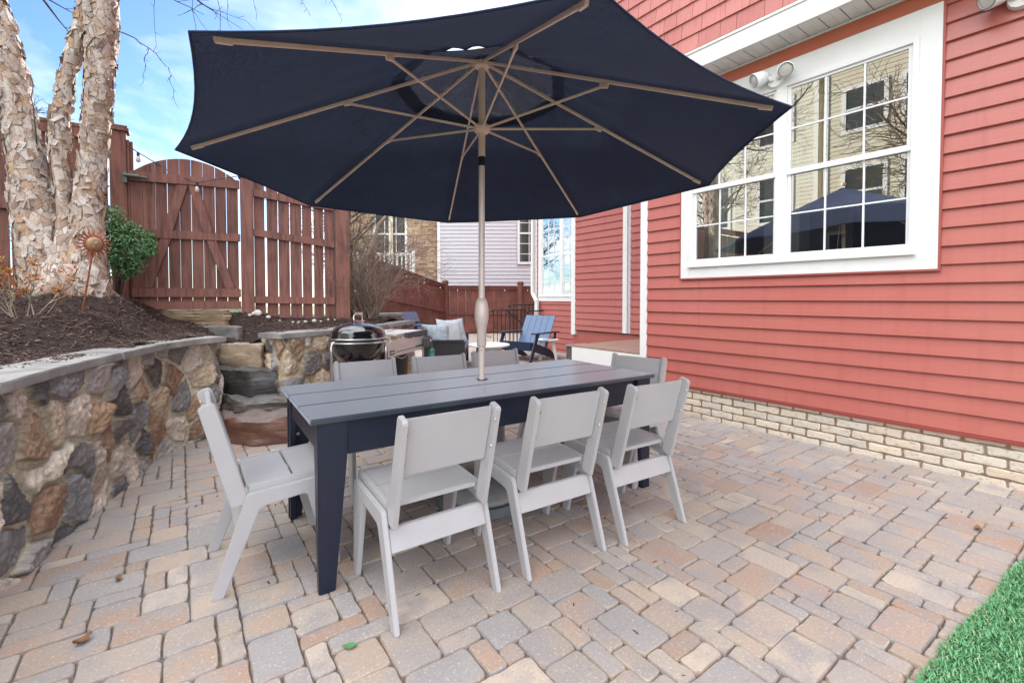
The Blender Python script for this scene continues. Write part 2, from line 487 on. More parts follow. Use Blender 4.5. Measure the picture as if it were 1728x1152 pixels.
W = bpy.data.worlds.new('World'); S.world = W; W.use_nodes = True
nt = W.node_tree
bg = nt.nodes['Background']; bg.inputs[1].default_value = .13
sky = nt.nodes.new('ShaderNodeTexSky'); sky.sky_type = 'NISHITA'; sky.sun_disc = False
sky.sun_elevation = SUN_EL; sky.sun_rotation = SUN_AZ; sky.air_density = 1.0; sky.dust_density = .6; sky.ozone_density = 1.4
tc = nt.nodes.new('ShaderNodeTexCoord')
sx = nt.nodes.new('ShaderNodeSeparateXYZ'); nt.links.new(tc.outputs['Generated'], sx.inputs[0])
ad = N(nt, 'ShaderNodeMath', operation='ADD'); nt.links.new(sx.outputs[2], ad.inputs[0]); ad.inputs[1].default_value = .22
mxm = N(nt, 'ShaderNodeMath', operation='MAXIMUM'); nt.links.new(ad.outputs[0], mxm.inputs[0]); mxm.inputs[1].default_value = .05
dv = N(nt, 'ShaderNodeVectorMath', operation='DIVIDE'); nt.links.new(tc.outputs['Generated'], dv.inputs[0])
cb = nt.nodes.new('ShaderNodeCombineXYZ')
for i in range(3): nt.links.new(mxm.outputs[0], cb.inputs[i])
nt.links.new(cb.outputs[0], dv.inputs[1])
mp = nt.nodes.new('ShaderNodeMapping'); nt.links.new(dv.outputs[0], mp.inputs[0])
mp.inputs['Location'].default_value = (3.3, 1.2, 0); mp.inputs['Scale'].default_value = (1, 1, .4)
nz = noisetex(nt, mp.outputs[0], 1.25, 9, .55, .3)
cl = ramp(nt, nz, [(.43, (0, 0, 0)), (.64, (1, 1, 1))])
bluer = mixc(nt, sky.outputs[0], (.37, .50, .70), 1.0, 'MULTIPLY')
dt = N(nt, 'ShaderNodeVectorMath', operation='DOT_PRODUCT'); nt.links.new(tc.outputs['Generated'], dt.inputs[0]); dt.inputs[1].default_value = (-.33, -.20, .92)
bank = ramp(nt, dt.outputs['Value'], [(.42, (0, 0, 0)), (.88, (1, 1, 1))])     # bright overhead fill added to the sky, out of view
d2 = N(nt, 'ShaderNodeVectorMath', operation='DOT_PRODUCT'); nt.links.new(tc.outputs['Generated'], d2.inputs[0]); d2.inputs[1].default_value = (-.50, -.82, .28)
low = ramp(nt, d2.outputs['Value'], [(.55, (0, 0, 0)), (.95, (1, 1, 1))])     # low fill glow added to the sky behind the camera
cval = mixc(nt, mixc(nt, (4.3, 4.4, 4.6), (17, 17.2, 17.6), bank), (8.5, 8.8, 9.4), low)
bank = mixc(nt, bank, low, 1.0, 'LIGHTEN')  # bank: overhead and low added fill together
cover = mixc(nt, cl, (1, 1, 1), mixc(nt, bank, (.85, .85, .85), 1.0, 'MULTIPLY'))
mixw = mixc(nt, bluer, cval, cover)
nt.links.new(mixw, bg.inputs[0])

S.view_settings.view_transform = 'Standard'; S.view_settings.look = 'None'
S.view_settings.exposure = 1.56; S.view_settings.gamma = 1
S.cycles.max_bounces = 8; S.cycles.transparent_max_bounces = 12

# -------------------------------------------------------------- rounded tile
def tile(mb, M, w, h, t, r=.014, wob=.003, crown=.002, bev=.006, rng=random):
    """a tumbled stone: wobbly rounded rectangle w x h, thickness t; M maps local (x,y,z)"""
    pts = []
    def side(a, b, n):
        for i in range(n):
            u = i / n
            pts.append((a[0] + (b[0] - a[0]) * u, a[1] + (b[1] - a[1]) * u))
    hw, hh = w / 2, h / 2
    r = min(r, hw * .45, hh * .45)
    for cx, cy, a0 in ((hw - r, hh - r, 0), (-hw + r, hh - r, 90), (-hw + r, -hh + r, 180), (hw - r, -hh + r, 270)):
        for k in range(4):
            a = R_(a0 + k * 30)
            pts.append((cx + r * math.cos(a), cy + r * math.sin(a)))
        nx = {0: (-hw + r, hh), 90: (-hw, -hh + r), 180: (hw - r, -hh), 270: (hw, hh - r)}[a0]
        last = pts[-1]
        L = math.hypot(nx[0] - last[0], nx[1] - last[1])
        n = max(1, int(L / .045))
        for i in range(1, n):
            u = i / n
            pts.append((last[0] + (nx[0] - last[0]) * u, last[1] + (nx[1] - last[1]) * u))
    P = []
    for x, y in pts:
        l = math.hypot(x, y)
        d = rng.uniform(-wob, wob * .5)
        P.append((x + x / l * d, y + y / l * d))
    n = len(P)
    tx, ty = rng.uniform(-.012, .012), rng.uniform(-.012, .012)
    vs = []
    for s, z in ((1, -t), (1, -bev * 1.1), (None, 0)):
        for x, y in P:
            if s is None:
                l = math.hypot(x, y); k = (l - bev) / l
                vs.append(M @ Vector((x * k, y * k, tx * x + ty * y + rng.uniform(-.0006, .0006))))
            else:
                vs.append(M @ Vector((x * s, y * s, z + tx * x + ty * y)))
    vs.append(M @ Vector((0, 0, crown)))
    fs = []
    for j in range(2):
        for i in range(n):
            fs.append((j * n + i, j * n + (i + 1) % n, (j + 1) * n + (i + 1) % n, (j + 1) * n + i))
    c = len(vs) - 1
    for i in range(n): fs.append((2 * n + i, 2 * n + (i + 1) % n, c))
    mb.add(vs, fs)

# ------------------------------------------------------------------- ground
def inpoly(x, y, poly):
    c = False; n = len(poly); j = n - 1
    for i in range(n):
        xi, yi = poly[i]; xj, yj = poly[j]
        if (yi > y) != (yj > y) and x < (xj - xi) * (y - yi) / (yj - yi) + xi: c = not c
        j = i
    return c

g = MB(); g.add([(-60, -60, -.06), (70, -60, -.06), (70, 80, -.06), (-60, 80, -.06)], [(0, 1, 2, 3)])
tag(g.build('ground', MT['grass']), kind='structure')
bed = MB(); bed.add([(-3, -3, -.014), (4.5, -3, -.014), (4.5, 5.2, -.014), (-3, 5.2, -.014)], [(0, 1, 2, 3)])
tag(bed.build('patio_bed', MT['sand']), kind='structure')

fb = MB(); fb.add([(.5, 5.2, -.012), (14, 5.2, -.012), (14, 16, -.012), (.5, 16, -.012)], [(0, 1, 2, 3)])
tag(fb.build('far_patio', simple('pale_paving', (.40, .35, .30), .9, var=.25, scale=5)), kind='structure')

def patio():
    mb = MB(); rg = random.Random(11); u = .0790; gap = .0036
    X0, Y0 = -1.25, -.25; nx, ny = int((6.6 - X0) / u), int((9.2 - Y0) / u)
    occ = np.zeros((nx, ny), bool); ids = -np.ones((nx + 1, ny), int); nid = 0
    def run(i, j):      # how many courses a joint at column i has already run straight
        n = 0
        while j - 1 - n >= 0 and 0 < i < nx and ids[i - 1, j - 1 - n] != ids[i, j - 1 - n]: n += 1
        return n
    def runh(i, j):
        n = 0
        while i - 1 - n >= 0 and 0 < j < ny and ids[i - 1 - n, j - 1] != ids[i - 1 - n, j]: n += 1
        return n
    sizes = [((3, 2), 5.2), ((2, 3), 1.6), ((2, 2), 5.0), ((3, 3), .6), ((4, 2), .8), ((2, 1), 1.2), ((3, 1), .9), ((1, 2), .8)]
    rot = Matrix.Rotation(R_(-.8), 4, 'Z')
    for j in range(ny):
        for i in range(nx):
            if occ[i, j]: continue
            opts = []
            for (a, b), w in sizes:
                if i + a <= nx and j + b <= ny and not occ[i:i + a, j:j + b].any(): opts.append(((a, b), w * (.12 if run(i + a, j) >= 3 else 1) * (.25 if runh(i, j + b) >= 9 else 1)))
            opts.append(((1, 1), .02))
            tot = sum(w for _, w in opts); q = rg.uniform(0, tot)
            for s, w in opts:
                q -= w
                if q <= 0: break
            a, b = s
            occ[i:i + a, j:j + b] = True; ids[i:i + a, j:j + b] = nid; nid += 1
            cx, cy = X0 + (i + a / 2) * u, Y0 + (j + b / 2) * u
            if cy > 5.2 and cx < 2.2: continue
            if cx > 4.36 and cy < 3.4: continue
            if cx < -.95 - .0 and cy > 2.5: continue
            M = rot @ Matrix.Translation((cx + rg.uniform(-.0015, .0015), cy + rg.uniform(-.0015, .0015), rg.uniform(-.002, .002))) @ Matrix.Rotation(rg.uniform(-.012, .012), 4, 'Z')
            tile(mb, M, a * u - gap, b * u - gap, .02, r=.021, wob=.0040, bev=.0042, rng=rg)
    o = mb.build('patio', MT['paver'], smooth=True)
    tag(o, kind='structure')
patio()

# turf strip in the near right corner
def turf():
    mb = MB(); mb.hexa([(1.2, -2, -.012), (4.34, -2, -.012), (4.34, .20, -.012), (1.2, .455, -.012), (1.2, -2, .007), (4.34, -2, .007), (4.34, .20, .007), (1.2, .455, .007)])
    tag(mb.build('turf_backing', MT['turfbase']), kind='structure')
    mb = MB(); rg = random.Random(5); n = 0
    for k in range(42000):
        x = rg.uniform(1.6, 4.33); y = .418 - .078 * (x - 1.85) + .006 * math.sin(x * 9) - rg.random() ** 1.35 * .9
        h = rg.uniform(.012, .024); a = rg.uniform(0, 2 * PI); l = rg.uniform(.006, .022)
        b = rg.uniform(0, 2 * PI); w = .0022
        dx, dy = math.cos(a) * l, math.sin(a) * l; px, py = -math.sin(a) * w, math.cos(a) * w
        if y + dy > .435 - .078 * (x - 1.85): dy = -abs(dy)
        mb.add([(x - px, y - py, .006), (x + px, y + py, .006), (x + px * .8 + dx * .5, y + py * .8 + dy * .5, h * .7), (x - px * .8 + dx * .5, y - py * .8 + dy * .5, h * .7), (x + dx, y + dy, h)],
               [(0, 1, 2, 3), (3, 2, 4)])
    o = mb.build('turf', MT['turf'])
    tag(o, 'bright green artificial turf strip along the edge of the paved patio', 'grass', kind='stuff')
turf()

# ---------------------------------------------------- hillside terrain height
TC = np.array([(-.7, 2.8, .84), (-.7, 3.4, .86), (-.5, 4.0, .86), (-.2, 4.6, .86), (.1, 5.1, .875), (-1.5, 2.5, .98), (-1.5, 4, 1.18), (-1.6, 5.5, 1.36), (-.85, 5.55, 1.31),
               (-.55, 5.35, 1.27), (-.4, 6.4, 1.20), (.3, 6.3, 1.085), (.7, 6.25, 1.055), (.58, 5.60, .74), (.45, 5.80, .80), (.2, 6.1, .90), (.9, 5.8, .93), (.05, 6.0, .93), (.9, 5.25, .86), (1.4, 5.55, .865), (1.8, 6.1, .97), (2.2, 6.5, .95),
               (2.9, 7.0, .90), (2.1, 6.0, .88), (-.56, 4.74, 1.13), (-.85, 4.7, 1.08), (-.9, 1.5, .84), (-1.8, .8, .95), (-4, 3, 1.4), (-4, 7, 1.5), (0, 8, 1.12), (2, 8, .95), (3.5, 8.5, .75),
               (0, 12, 1.2), (3, 12, .85), (4.6, 12.2, .42), (6, 13.5, .12), (-6, 12, 1.5), (-9, 6, 1.4), (-9, 0, 1.3), (1.0, 6.9, 1.03), (-1.0, 6.9, 1.2), (7.7, 15, .0), (4, 18, .5), (9, 18, 0), (4.6, 9.5, .3), (3.2, 7.3, .82)])
def TZ(x, y):
    d = (TC[:, 0] - x) ** 2 + (TC[:, 1] - y) ** 2 + .012
    w = d ** -1.7
    return float((w * TC[:, 2]).sum() / w.sum())

MULCH = [(-4, .5), (-1.12, .5), (-1.0, 1.2), (-.86, 1.9), (-.72, 2.5), (-.58, 3.1), (-.41, 3.70), (-.18, 4.28), (.10, 4.78), (.27, 4.97), (.28, 5.45), (.36, 5.70), (.80, 5.52),
         (.86, 5.06), (1.38, 5.30), (2.1, 5.93), (2.75, 6.6), (3.05, 7.1), (3.2, 7.6), (2.6, 7.9), (2.2, 6.15 + .35), (1.2, 6.45), (-.4, 6.75), (-4, 6.75)]
def terrain(name, x0, x1, y0, y1, st, test, mat, amp, dz=0):
    nx, ny = int((x1 - x0) / st) + 1, int((y1 - y0) / st) + 1
    idx = {}; mb = MB()
    def vid(i, j):
        if (i, j) not in idx:
            x, y = x0 + i * st, y0 + j * st
            idx[(i, j)] = len(mb.v)
            mb.v.append((x, y, TZ(x, y) + dz + amp * noise.fractal(Vector((x * 3, y * 3, 1.7)), 1, 2, 5)))
        return idx[(i, j)]
    for i in range(nx - 1):
        for j in range(ny - 1):
            if test(x0 + (i + .5) * st, y0 + (j + .5) * st):
                mb.f.append((vid(i, j), vid(i + 1, j), vid(i + 1, j + 1), vid(i, j + 1)))
    return tag(mb.build(name, mat, smooth='all'), kind='structure')
terrain('mulch_bed', -4, 3.3, .5, 8.0, .055, lambda x, y: inpoly(x, y, MULCH), MT['mulch'], .018)
terrain('hillside', -14, 10, .5, 20, .25, lambda x, y: (y > 6.6 and (x < 3.2 or y > 9)) and not (x > 3.2 and y < 11.5 + (x - 4.6) * .75) or x < -3.8, MT['grass'], .03, -.035)

def chips():
    mb = MB(); rg = random.Random(3); n = 0
    while n < 19000:
        x = rg.uniform(-1.9, 3.0); y = rg.uniform(1.8, 6.75)
        if not inpoly(x, y, MULCH) or x < -.22 * y - .75: continue
        n += 1
        z = TZ(x, y) + .018 * noise.fractal(Vector((x * 3, y * 3, 1.7)), 1, 2, 5) + rg.uniform(-.002, .016)
        L = rg.uniform(.014, .046) * (1.25 if rg.random() < .1 else 1); w = rg.uniform(.003, .008); t = rg.uniform(.002, .005)
        M = Matrix.Translation((x, y, z)) @ Matrix.Rotation(rg.gauss(2.2, 1.0), 4, 'Z') @ Matrix.Rotation(rg.gauss(0, .28), 4, 'Y') @ Matrix.Rotation(rg.gauss(0, .5), 4, 'X')
        k = rg.uniform(.4, .9)
        p = [M @ Vector(q) for q in ((-L / 2, -w / 2 * k, 0), (L / 2, -w / 2, 0), (L / 2 * .9, w / 2 * k, 0), (-L / 2, w / 2, 0), (-L / 2, -w / 2 * k, t), (L / 2, -w / 2, t), (L / 2 * .9, w / 2 * k, t * .6), (-L / 2, w / 2, t))]
        mb.hexa(p)
    tag(mb.build('mulch', MT['chips']), 'dark brown shredded bark mulch covering the raised bed behind the stone wall', 'mulch', kind='stuff')
chips()

# ------------------------------------------------------------- stone walls
PAL = [(.55, .44, .325), (.45, .31, .20), (.255, .25, .255), (.13, .125, .13), (.78, .66, .56), (.63, .54, .46), (.32, .265, .24), (.44, .41, .385), (.58, .46, .33), (.34, .21, .14), (.66, .57, .47), (.19, .175, .165), (.30, .295, .30), (.54, .45, .37), (.62, .50, .37)]
def stone_face(name, path, z1, parent, seed, n_s, n_z, su=.22, sz=.19, mort=(.60, .545, .42), zoff=None):
    """fieldstone face along a plan path; the wall's outside is on the right of the path"""
    rg = np.random.default_rng(seed)
    P = np.array(catmull([(x, y, 0) for x, y in path], n_s))[:, :2]
    seg = np.linalg.norm(np.diff(P, axis=0), axis=1); s = np.concatenate([[0], np.cumsum(seg)])
    T = np.gradient(P, axis=0); T /= np.linalg.norm(T, axis=1)[:, None]
    Nn = np.stack([T[:, 1], -T[:, 0]], 1)
    Ltot = s[-1]
    seeds = []
    row = 0; z = -.04
    while z < z1 + sz:
        x = -su * rg.uniform(0, 1)
        while x < Ltot + su:
            seeds.append((x + rg.uniform(-.3, .3) * su, z + rg.uniform(-.34, .34) * sz)); x += su * rg.uniform(.65, 1.35)
        z += sz
    seeds = np.array(seeds)
    K = len(seeds)
    ang = rg.uniform(0, PI, K); st = rg.uniform(1.0, 1.75, K)
    ca, sa = np.cos(ang), np.sin(ang)
    planes = rg.normal(0, .17, (K, 3, 2)); poff = rg.uniform(.0, .016, (K, 3))
    proud = rg.uniform(-.005, .007, K)
    colr = np.zeros(K, int); cj = rg.uniform(.82, 1.15, K); pal = np.array(PAL)
    for k in range(K):      # neighbouring stones differ in colour
        near = [q for q in range(k) if np.hypot(*(seeds[q] - seeds[k])) < su * 1.7]
        cand = rg.integers(0, len(PAL), 6)
        colr[k] = max(cand, key=lambda c: min([np.abs(np.log(pal[c] / pal[colr[q]])).sum() for q in near] or [1]))
    zz = np.linspace(-.02, z1, n_z)
    vs = []; cols = []
    for i in range(n_s):
        for j in range(n_z):
            a, b = s[i], zz[j]
            wa = a + .016 * noise.noise((a * 7, b * 7, seed)) + .006 * noise.noise((a * 25, b * 25, seed)); wb = b + .016 * noise.noise((a * 7, b * 7, seed + 9)) + .006 * noise.noise((a * 25, b * 25, seed + 4))
            dx, dz = wa - seeds[:, 0], wb - seeds[:, 1]
            uu = (dx * ca + dz * sa) / st; vv = (-dx * sa + dz * ca) * np.sqrt(st)
            d = np.hypot(uu, vv)
            o = np.argpartition(d, 1)[:2]
            if d[o[0]] > d[o[1]]: o = o[::-1]
            e = (d[o[1]] - d[o[0]]) / 2
            k = o[0]
            th = .0105 + .005 * noise.noise((a * 14, b * 14, seed + 3))
            u = min(1, max(0, (e - th) / .007)); sm = u * (2 - u)
            f = fbm((a * 11, b * 11, seed + 5), 5); f2 = fbm((a * 34, b * 34, seed + 6), 3)
            fc = min(planes[k, q, 0] * dx[k] + planes[k, q, 1] * dz[k] + poff[k, q] for q in range(3))
            fc = max(-.02, min(.03, fc))
            h = -.024 + sm * (.034 + proud[k] + fc + .007 * f + .006 * f2) + .004 * f2
            p = P[i] + Nn[i] * h
            vs.append((p[0], p[1], b))
            c = np.array(PAL[colr[k]]) * cj[k] * (1 + .22 * f + .18 * f2)
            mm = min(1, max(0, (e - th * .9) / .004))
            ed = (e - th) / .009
            if 0 < ed < 1: c = c * (.40 + .60 * ed)      # painted shadow line and grime along each stone's edge
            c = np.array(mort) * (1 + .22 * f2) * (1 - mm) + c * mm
            cols.append(np.clip(c, .01, .85))
    mb = MB()
    fs = [(i * n_z + j, (i + 1) * n_z + j, (i + 1) * n_z + j + 1, i * n_z + j + 1) for i in range(n_s - 1) for j in range(n_z - 1)]
    mb.v = vs; mb.f = fs
    # closed top and back
    b0 = len(mb.v); extra = []
    for i in range(n_s):
        p = P[i] - Nn[i] * .22
        extra += [(p[0], p[1], z1), (p[0], p[1], -.02)]
    mb.v += extra
    for i in range(n_s - 1):
        mb.f.append((i * n_z + n_z - 1, (i + 1) * n_z + n_z - 1, b0 + 2 * (i + 1), b0 + 2 * i))
        mb.f.append((b0 + 2 * i, b0 + 2 * (i + 1), b0 + 2 * (i + 1) + 1, b0 + 2 * i + 1))
    cols += [np.array(mort)] * (2 * n_s)
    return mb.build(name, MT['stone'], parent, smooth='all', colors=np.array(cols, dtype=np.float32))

def capstones(path, cuts, z0, z1, depth, parent, seed=0, n=400):
    P = np.array(catmull([(x, y, 0) for x, y in path], n))[:, :2]
    T = np.gradient(P, axis=0); T /= np.linalg.norm(T, axis=1)[:, None]
    Nn = np.stack([T[:, 1], -T[:, 0]], 1)
    ids = [0] + [int(c * (n - 1)) for c in cuts] + [n - 1]
    rg = random.Random(seed)
    for a, b in zip(ids[:-1], ids[1:]):
        k = np.linspace(a + (1 if a else 0), b, 7).astype(int)
        fr = [P[i] + Nn[i] * rg.uniform(-.004, .004) for i in k]
        bk = [P[i] - Nn[i] * (depth + rg.uniform(-.008, .008)) for i in k]
        poly = [(p[0], p[1]) for p in fr] + [(p[0], p[1]) for p in bk[::-1]]
        dz = rg.uniform(-.002, .003)
        mb = MB(); mb.prism(poly, (0, 0, 0), (1, 0, 0), (0, 1, 0), (0, 0, 1), z0, z1 + dz)
        mb.build('capstone', MT['bluestone'], parent, bevel=.005, fix=True)

lw = empty('retaining_wall', (-.3, 3.7, 0), 0, 'curved fieldstone retaining wall with pale bluestone cap at the left of the patio', 'stone wall')
def rel(o, p): # keep world geometry under a moved empty
    for c in children(o):
        c.matrix_parent_inverse = Matrix.Translation(-Vector(p))
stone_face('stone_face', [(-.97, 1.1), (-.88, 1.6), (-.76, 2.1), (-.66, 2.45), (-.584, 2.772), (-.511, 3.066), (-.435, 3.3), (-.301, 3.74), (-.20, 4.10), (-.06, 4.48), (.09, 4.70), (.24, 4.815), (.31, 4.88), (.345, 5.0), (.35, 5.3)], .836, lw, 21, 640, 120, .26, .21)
capstones([(-.94, 1.1), (-.83, 1.65), (-.70, 2.2), (-.56, 2.69), (-.425, 3.26), (-.245, 3.81), (-.034, 4.34), (.18, 4.655), (.40, 4.82)], [.13, .26, .38, .50, .625, .75, .865], .836, .886, .30, lw, 4)
rel(lw, lw.location)
rw = empty('retaining_wall', (1.5, 5.2, 0), 0, 'low fieldstone retaining wall with bluestone cap running behind the kettle grill', 'stone wall')
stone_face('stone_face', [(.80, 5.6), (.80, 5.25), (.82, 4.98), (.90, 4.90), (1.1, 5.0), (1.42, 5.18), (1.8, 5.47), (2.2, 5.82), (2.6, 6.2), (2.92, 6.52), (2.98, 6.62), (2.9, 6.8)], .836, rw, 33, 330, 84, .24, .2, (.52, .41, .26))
capstones([(.84, 4.83), (1.12, 4.97), (1.42, 5.13), (1.8, 5.42), (2.2, 5.77), (2.6, 6.15), (2.98, 6.52)], [.27, .53, .78], .836, .886, .34, rw, 6)
rel(rw, rw.location)
uw = empty('garden_wall', (2.9, 7.4, 0), 0, 'short upper garden wall with flat stone cap beside the bare bush', 'stone wall')
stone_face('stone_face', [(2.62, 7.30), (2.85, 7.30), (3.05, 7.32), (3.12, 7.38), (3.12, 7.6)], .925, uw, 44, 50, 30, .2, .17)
capstones([(2.55, 7.26), (2.85, 7.26), (3.16, 7.28)], [.5], .925, .975, .3, uw, 8)
rel(uw, uw.location)

# ------------------------------------------------------------- step boulders
def rock(name, outline, z0, z1, seed, mat, label, layers=11, ledge=.02, chop=.02, cat='stone step', rough_top=.012):
    rg = random.Random(seed)
    pts = [Vector((x, y, 0)) for x, y in outline]
    n = len(pts); R = []
    for i in range(n):
        a, b = pts[i], pts[(i + 1) % n]; L = (b - a).length; m = max(2, int(L / .028))
        for k in range(m): R.append(a + (b - a) * k / m)
    # soften corners
    for _ in range(1): R = [(R[i - 1] + R[i] * 2 + R[(i + 1) % len(R)]) / 4 for i in range(len(R))]
    c = sum(R, Vector()) / len(R); m = len(R)
    vs = []; fs = []
    rings = [(0, 0)] + [(k / layers, None) for k in range(1, layers)] + [(1, 0)]
    for j, (t, _) in enumerate(rings):
        lay = rg.uniform(-ledge, ledge * .3)
        for p in R:
            d = (p - c); l = d.length
            zt = t * (z1 - z0)
            nz = noise.fractal(Vector((p.x * 4, p.y * 4, zt * 7 + seed)), 1, 2, 3) + .5 * noise.fractal(Vector((p.x * 9, p.y * 9, zt * 14 + seed * 3)), 1, 2, 4)
            o = lay + chop * nz
            if t in (0, 1): o -= .012
            q = p + d / l * o
            z = z0 + (z1 - z0) * t + .006 * noise.noise((p.x * 9, p.y * 9, seed + j))
            if t == 1: z += rough_top * noise.fractal(Vector((q.x * 6, q.y * 6, seed)), 1, 2, 4)
            vs.append((q.x, q.y, z))
    J = len(rings)
    for j in range(J - 1):
        for i in range(m): fs.append((j * m + i, j * m + (i + 1) % m, (j + 1) * m + (i + 1) % m, (j + 1) * m + i))
    base = (J - 1) * m; K = 8
    for k in range(1, K):
        s = 1 - k / K
        for i in range(m):
            x, y, z = vs[base + i]; qx, qy = c.x + (x - c.x) * s, c.y + (y - c.y) * s
            vs.append((qx, qy, z1 + rough_top * noise.fractal(Vector((qx * 6, qy * 6, seed)), 1, 2, 5)))
    for k in range(K - 1):
        a0 = base + k * m
        for i in range(m): fs.append((a0 + i, a0 + (i + 1) % m, a0 + m + (i + 1) % m, a0 + m + i))
    vs.append((c.x, c.y, z1)); a0 = base + (K - 1) * m
    for i in range(m): fs.append((a0 + i, a0 + (i + 1) % m, len(vs) - 1))
    mb = MB(); mb.add(vs, fs)
    o = mb.build(name, MT[mat], smooth=True, fix=True)
    return tag(o, label, cat, 'natural stone steps up to the gate')

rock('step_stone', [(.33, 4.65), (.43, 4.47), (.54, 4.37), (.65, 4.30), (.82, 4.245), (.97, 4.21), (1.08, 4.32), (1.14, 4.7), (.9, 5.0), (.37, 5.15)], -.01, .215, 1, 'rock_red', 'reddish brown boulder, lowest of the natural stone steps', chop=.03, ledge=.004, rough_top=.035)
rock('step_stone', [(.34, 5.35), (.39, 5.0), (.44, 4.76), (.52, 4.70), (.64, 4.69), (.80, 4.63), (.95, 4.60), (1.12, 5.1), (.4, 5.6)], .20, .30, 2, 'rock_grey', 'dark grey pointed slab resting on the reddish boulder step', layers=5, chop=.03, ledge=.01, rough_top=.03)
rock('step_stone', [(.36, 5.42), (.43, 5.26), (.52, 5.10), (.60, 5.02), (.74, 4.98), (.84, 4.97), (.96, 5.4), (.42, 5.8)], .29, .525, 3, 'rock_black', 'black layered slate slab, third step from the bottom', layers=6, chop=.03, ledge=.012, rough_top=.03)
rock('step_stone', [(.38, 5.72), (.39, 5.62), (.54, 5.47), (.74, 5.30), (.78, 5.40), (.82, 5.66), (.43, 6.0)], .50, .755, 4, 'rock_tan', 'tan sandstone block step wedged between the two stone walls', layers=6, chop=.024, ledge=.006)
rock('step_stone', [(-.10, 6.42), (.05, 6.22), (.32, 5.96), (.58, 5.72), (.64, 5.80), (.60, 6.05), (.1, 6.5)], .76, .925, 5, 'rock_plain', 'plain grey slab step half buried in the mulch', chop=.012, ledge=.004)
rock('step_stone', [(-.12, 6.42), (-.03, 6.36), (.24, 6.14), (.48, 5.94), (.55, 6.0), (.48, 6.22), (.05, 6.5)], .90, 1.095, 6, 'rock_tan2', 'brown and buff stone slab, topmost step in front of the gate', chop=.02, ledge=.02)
# ------------------------------------------------------------- dining table
def make_table():
    t = empty('dining_table', (1.508, 2.358, 0), -.049, 'long navy blue plank-top dining table with umbrella hole at its centre', 'table')
    L, Wd, H = 2.083, .866, .737
    w = (Wd - 2 * .005) / 3
    for k in range(3):
        y0 = -Wd / 2 + k * (w + .005)
        mb = MB(); mb.box(-L / 2, L / 2, y0, y0 + w, H - .025, H)
        mb.build('plank', MT['navy_table'], t, bevel=.004, seg=3)
    for sgn in (-1, 1):
        mb = MB(); y = sgn * (Wd / 2 - .048)
        mb.box(-L / 2 + .15, L / 2 - .15, y - .014, y + .014, .562, .711)
        mb.build('apron', MT['navy_leg'], t, bevel=.003)
        mb = MB(); x = sgn * (L / 2 - .052)
        mb.box(x - .014, x + .014, -Wd / 2 + .075, Wd / 2 - .075, .582, .711)
        mb.build('apron', MT['navy_leg'], t, bevel=.003)
    for sx in (-1, 1):
        for sy in (-1, 1):
            # L shaped leg: a wide tapered board on the long side, a narrow one on the end
            xo = L / 2 - .028
            poly = [(xo - .045, 0), (xo, 0), (xo, .711), (xo - .125, .711), (xo - .125, .56)]
            poly = [(xo, 0), (xo, .7115), (xo - .122, .7115), (xo - .118, .55), (xo - .066, 0)]
            mb = MB()
            y = sy * (Wd / 2 - .030)
            mb.prism([(a * sx, b) for a, b in poly], (0, y, 0), (1, 0, 0), (0, 0, 1), (0, 1, 0), -.016, .016)
            leg = mb.build('leg', MT['navy_leg'], t, bevel=.003, fix=True)
            mb = MB(); yy = sy * (Wd / 2 - .0465)
            mb.prism([(0, 0), (-sy * .028, 0), (-sy * .07, .7105), (0, .7105)], (sx * (xo - .004), yy, 0), (0, 1, 0), (0, 0, 1), (1, 0, 0), -.026 if sx > 0 else 0, 0 if sx > 0 else .026)
            mb.build('leg_return', MT['navy_leg'], leg, bevel=.002, fix=True)
            for z in (.22, .47):
                mb = MB(); q = sy * (Wd / 2 - .0465)
                mb.tube([(sx * (xo - .05), q, z), (sx * (xo - .05), q - sy * .004, z)], .008, 12)
                mb.build('bolt', MT['tubesteel'], leg, smooth=True)
    mb = MB(); mb.lathe([(.024, 0), (.034, 0), (.034, .003), (.024, .003)], (0, 0, H), 24, caps=False)
    mb.build('umbrella_ring', MT['blackpl'], t, smooth=True)
    return t
make_table()

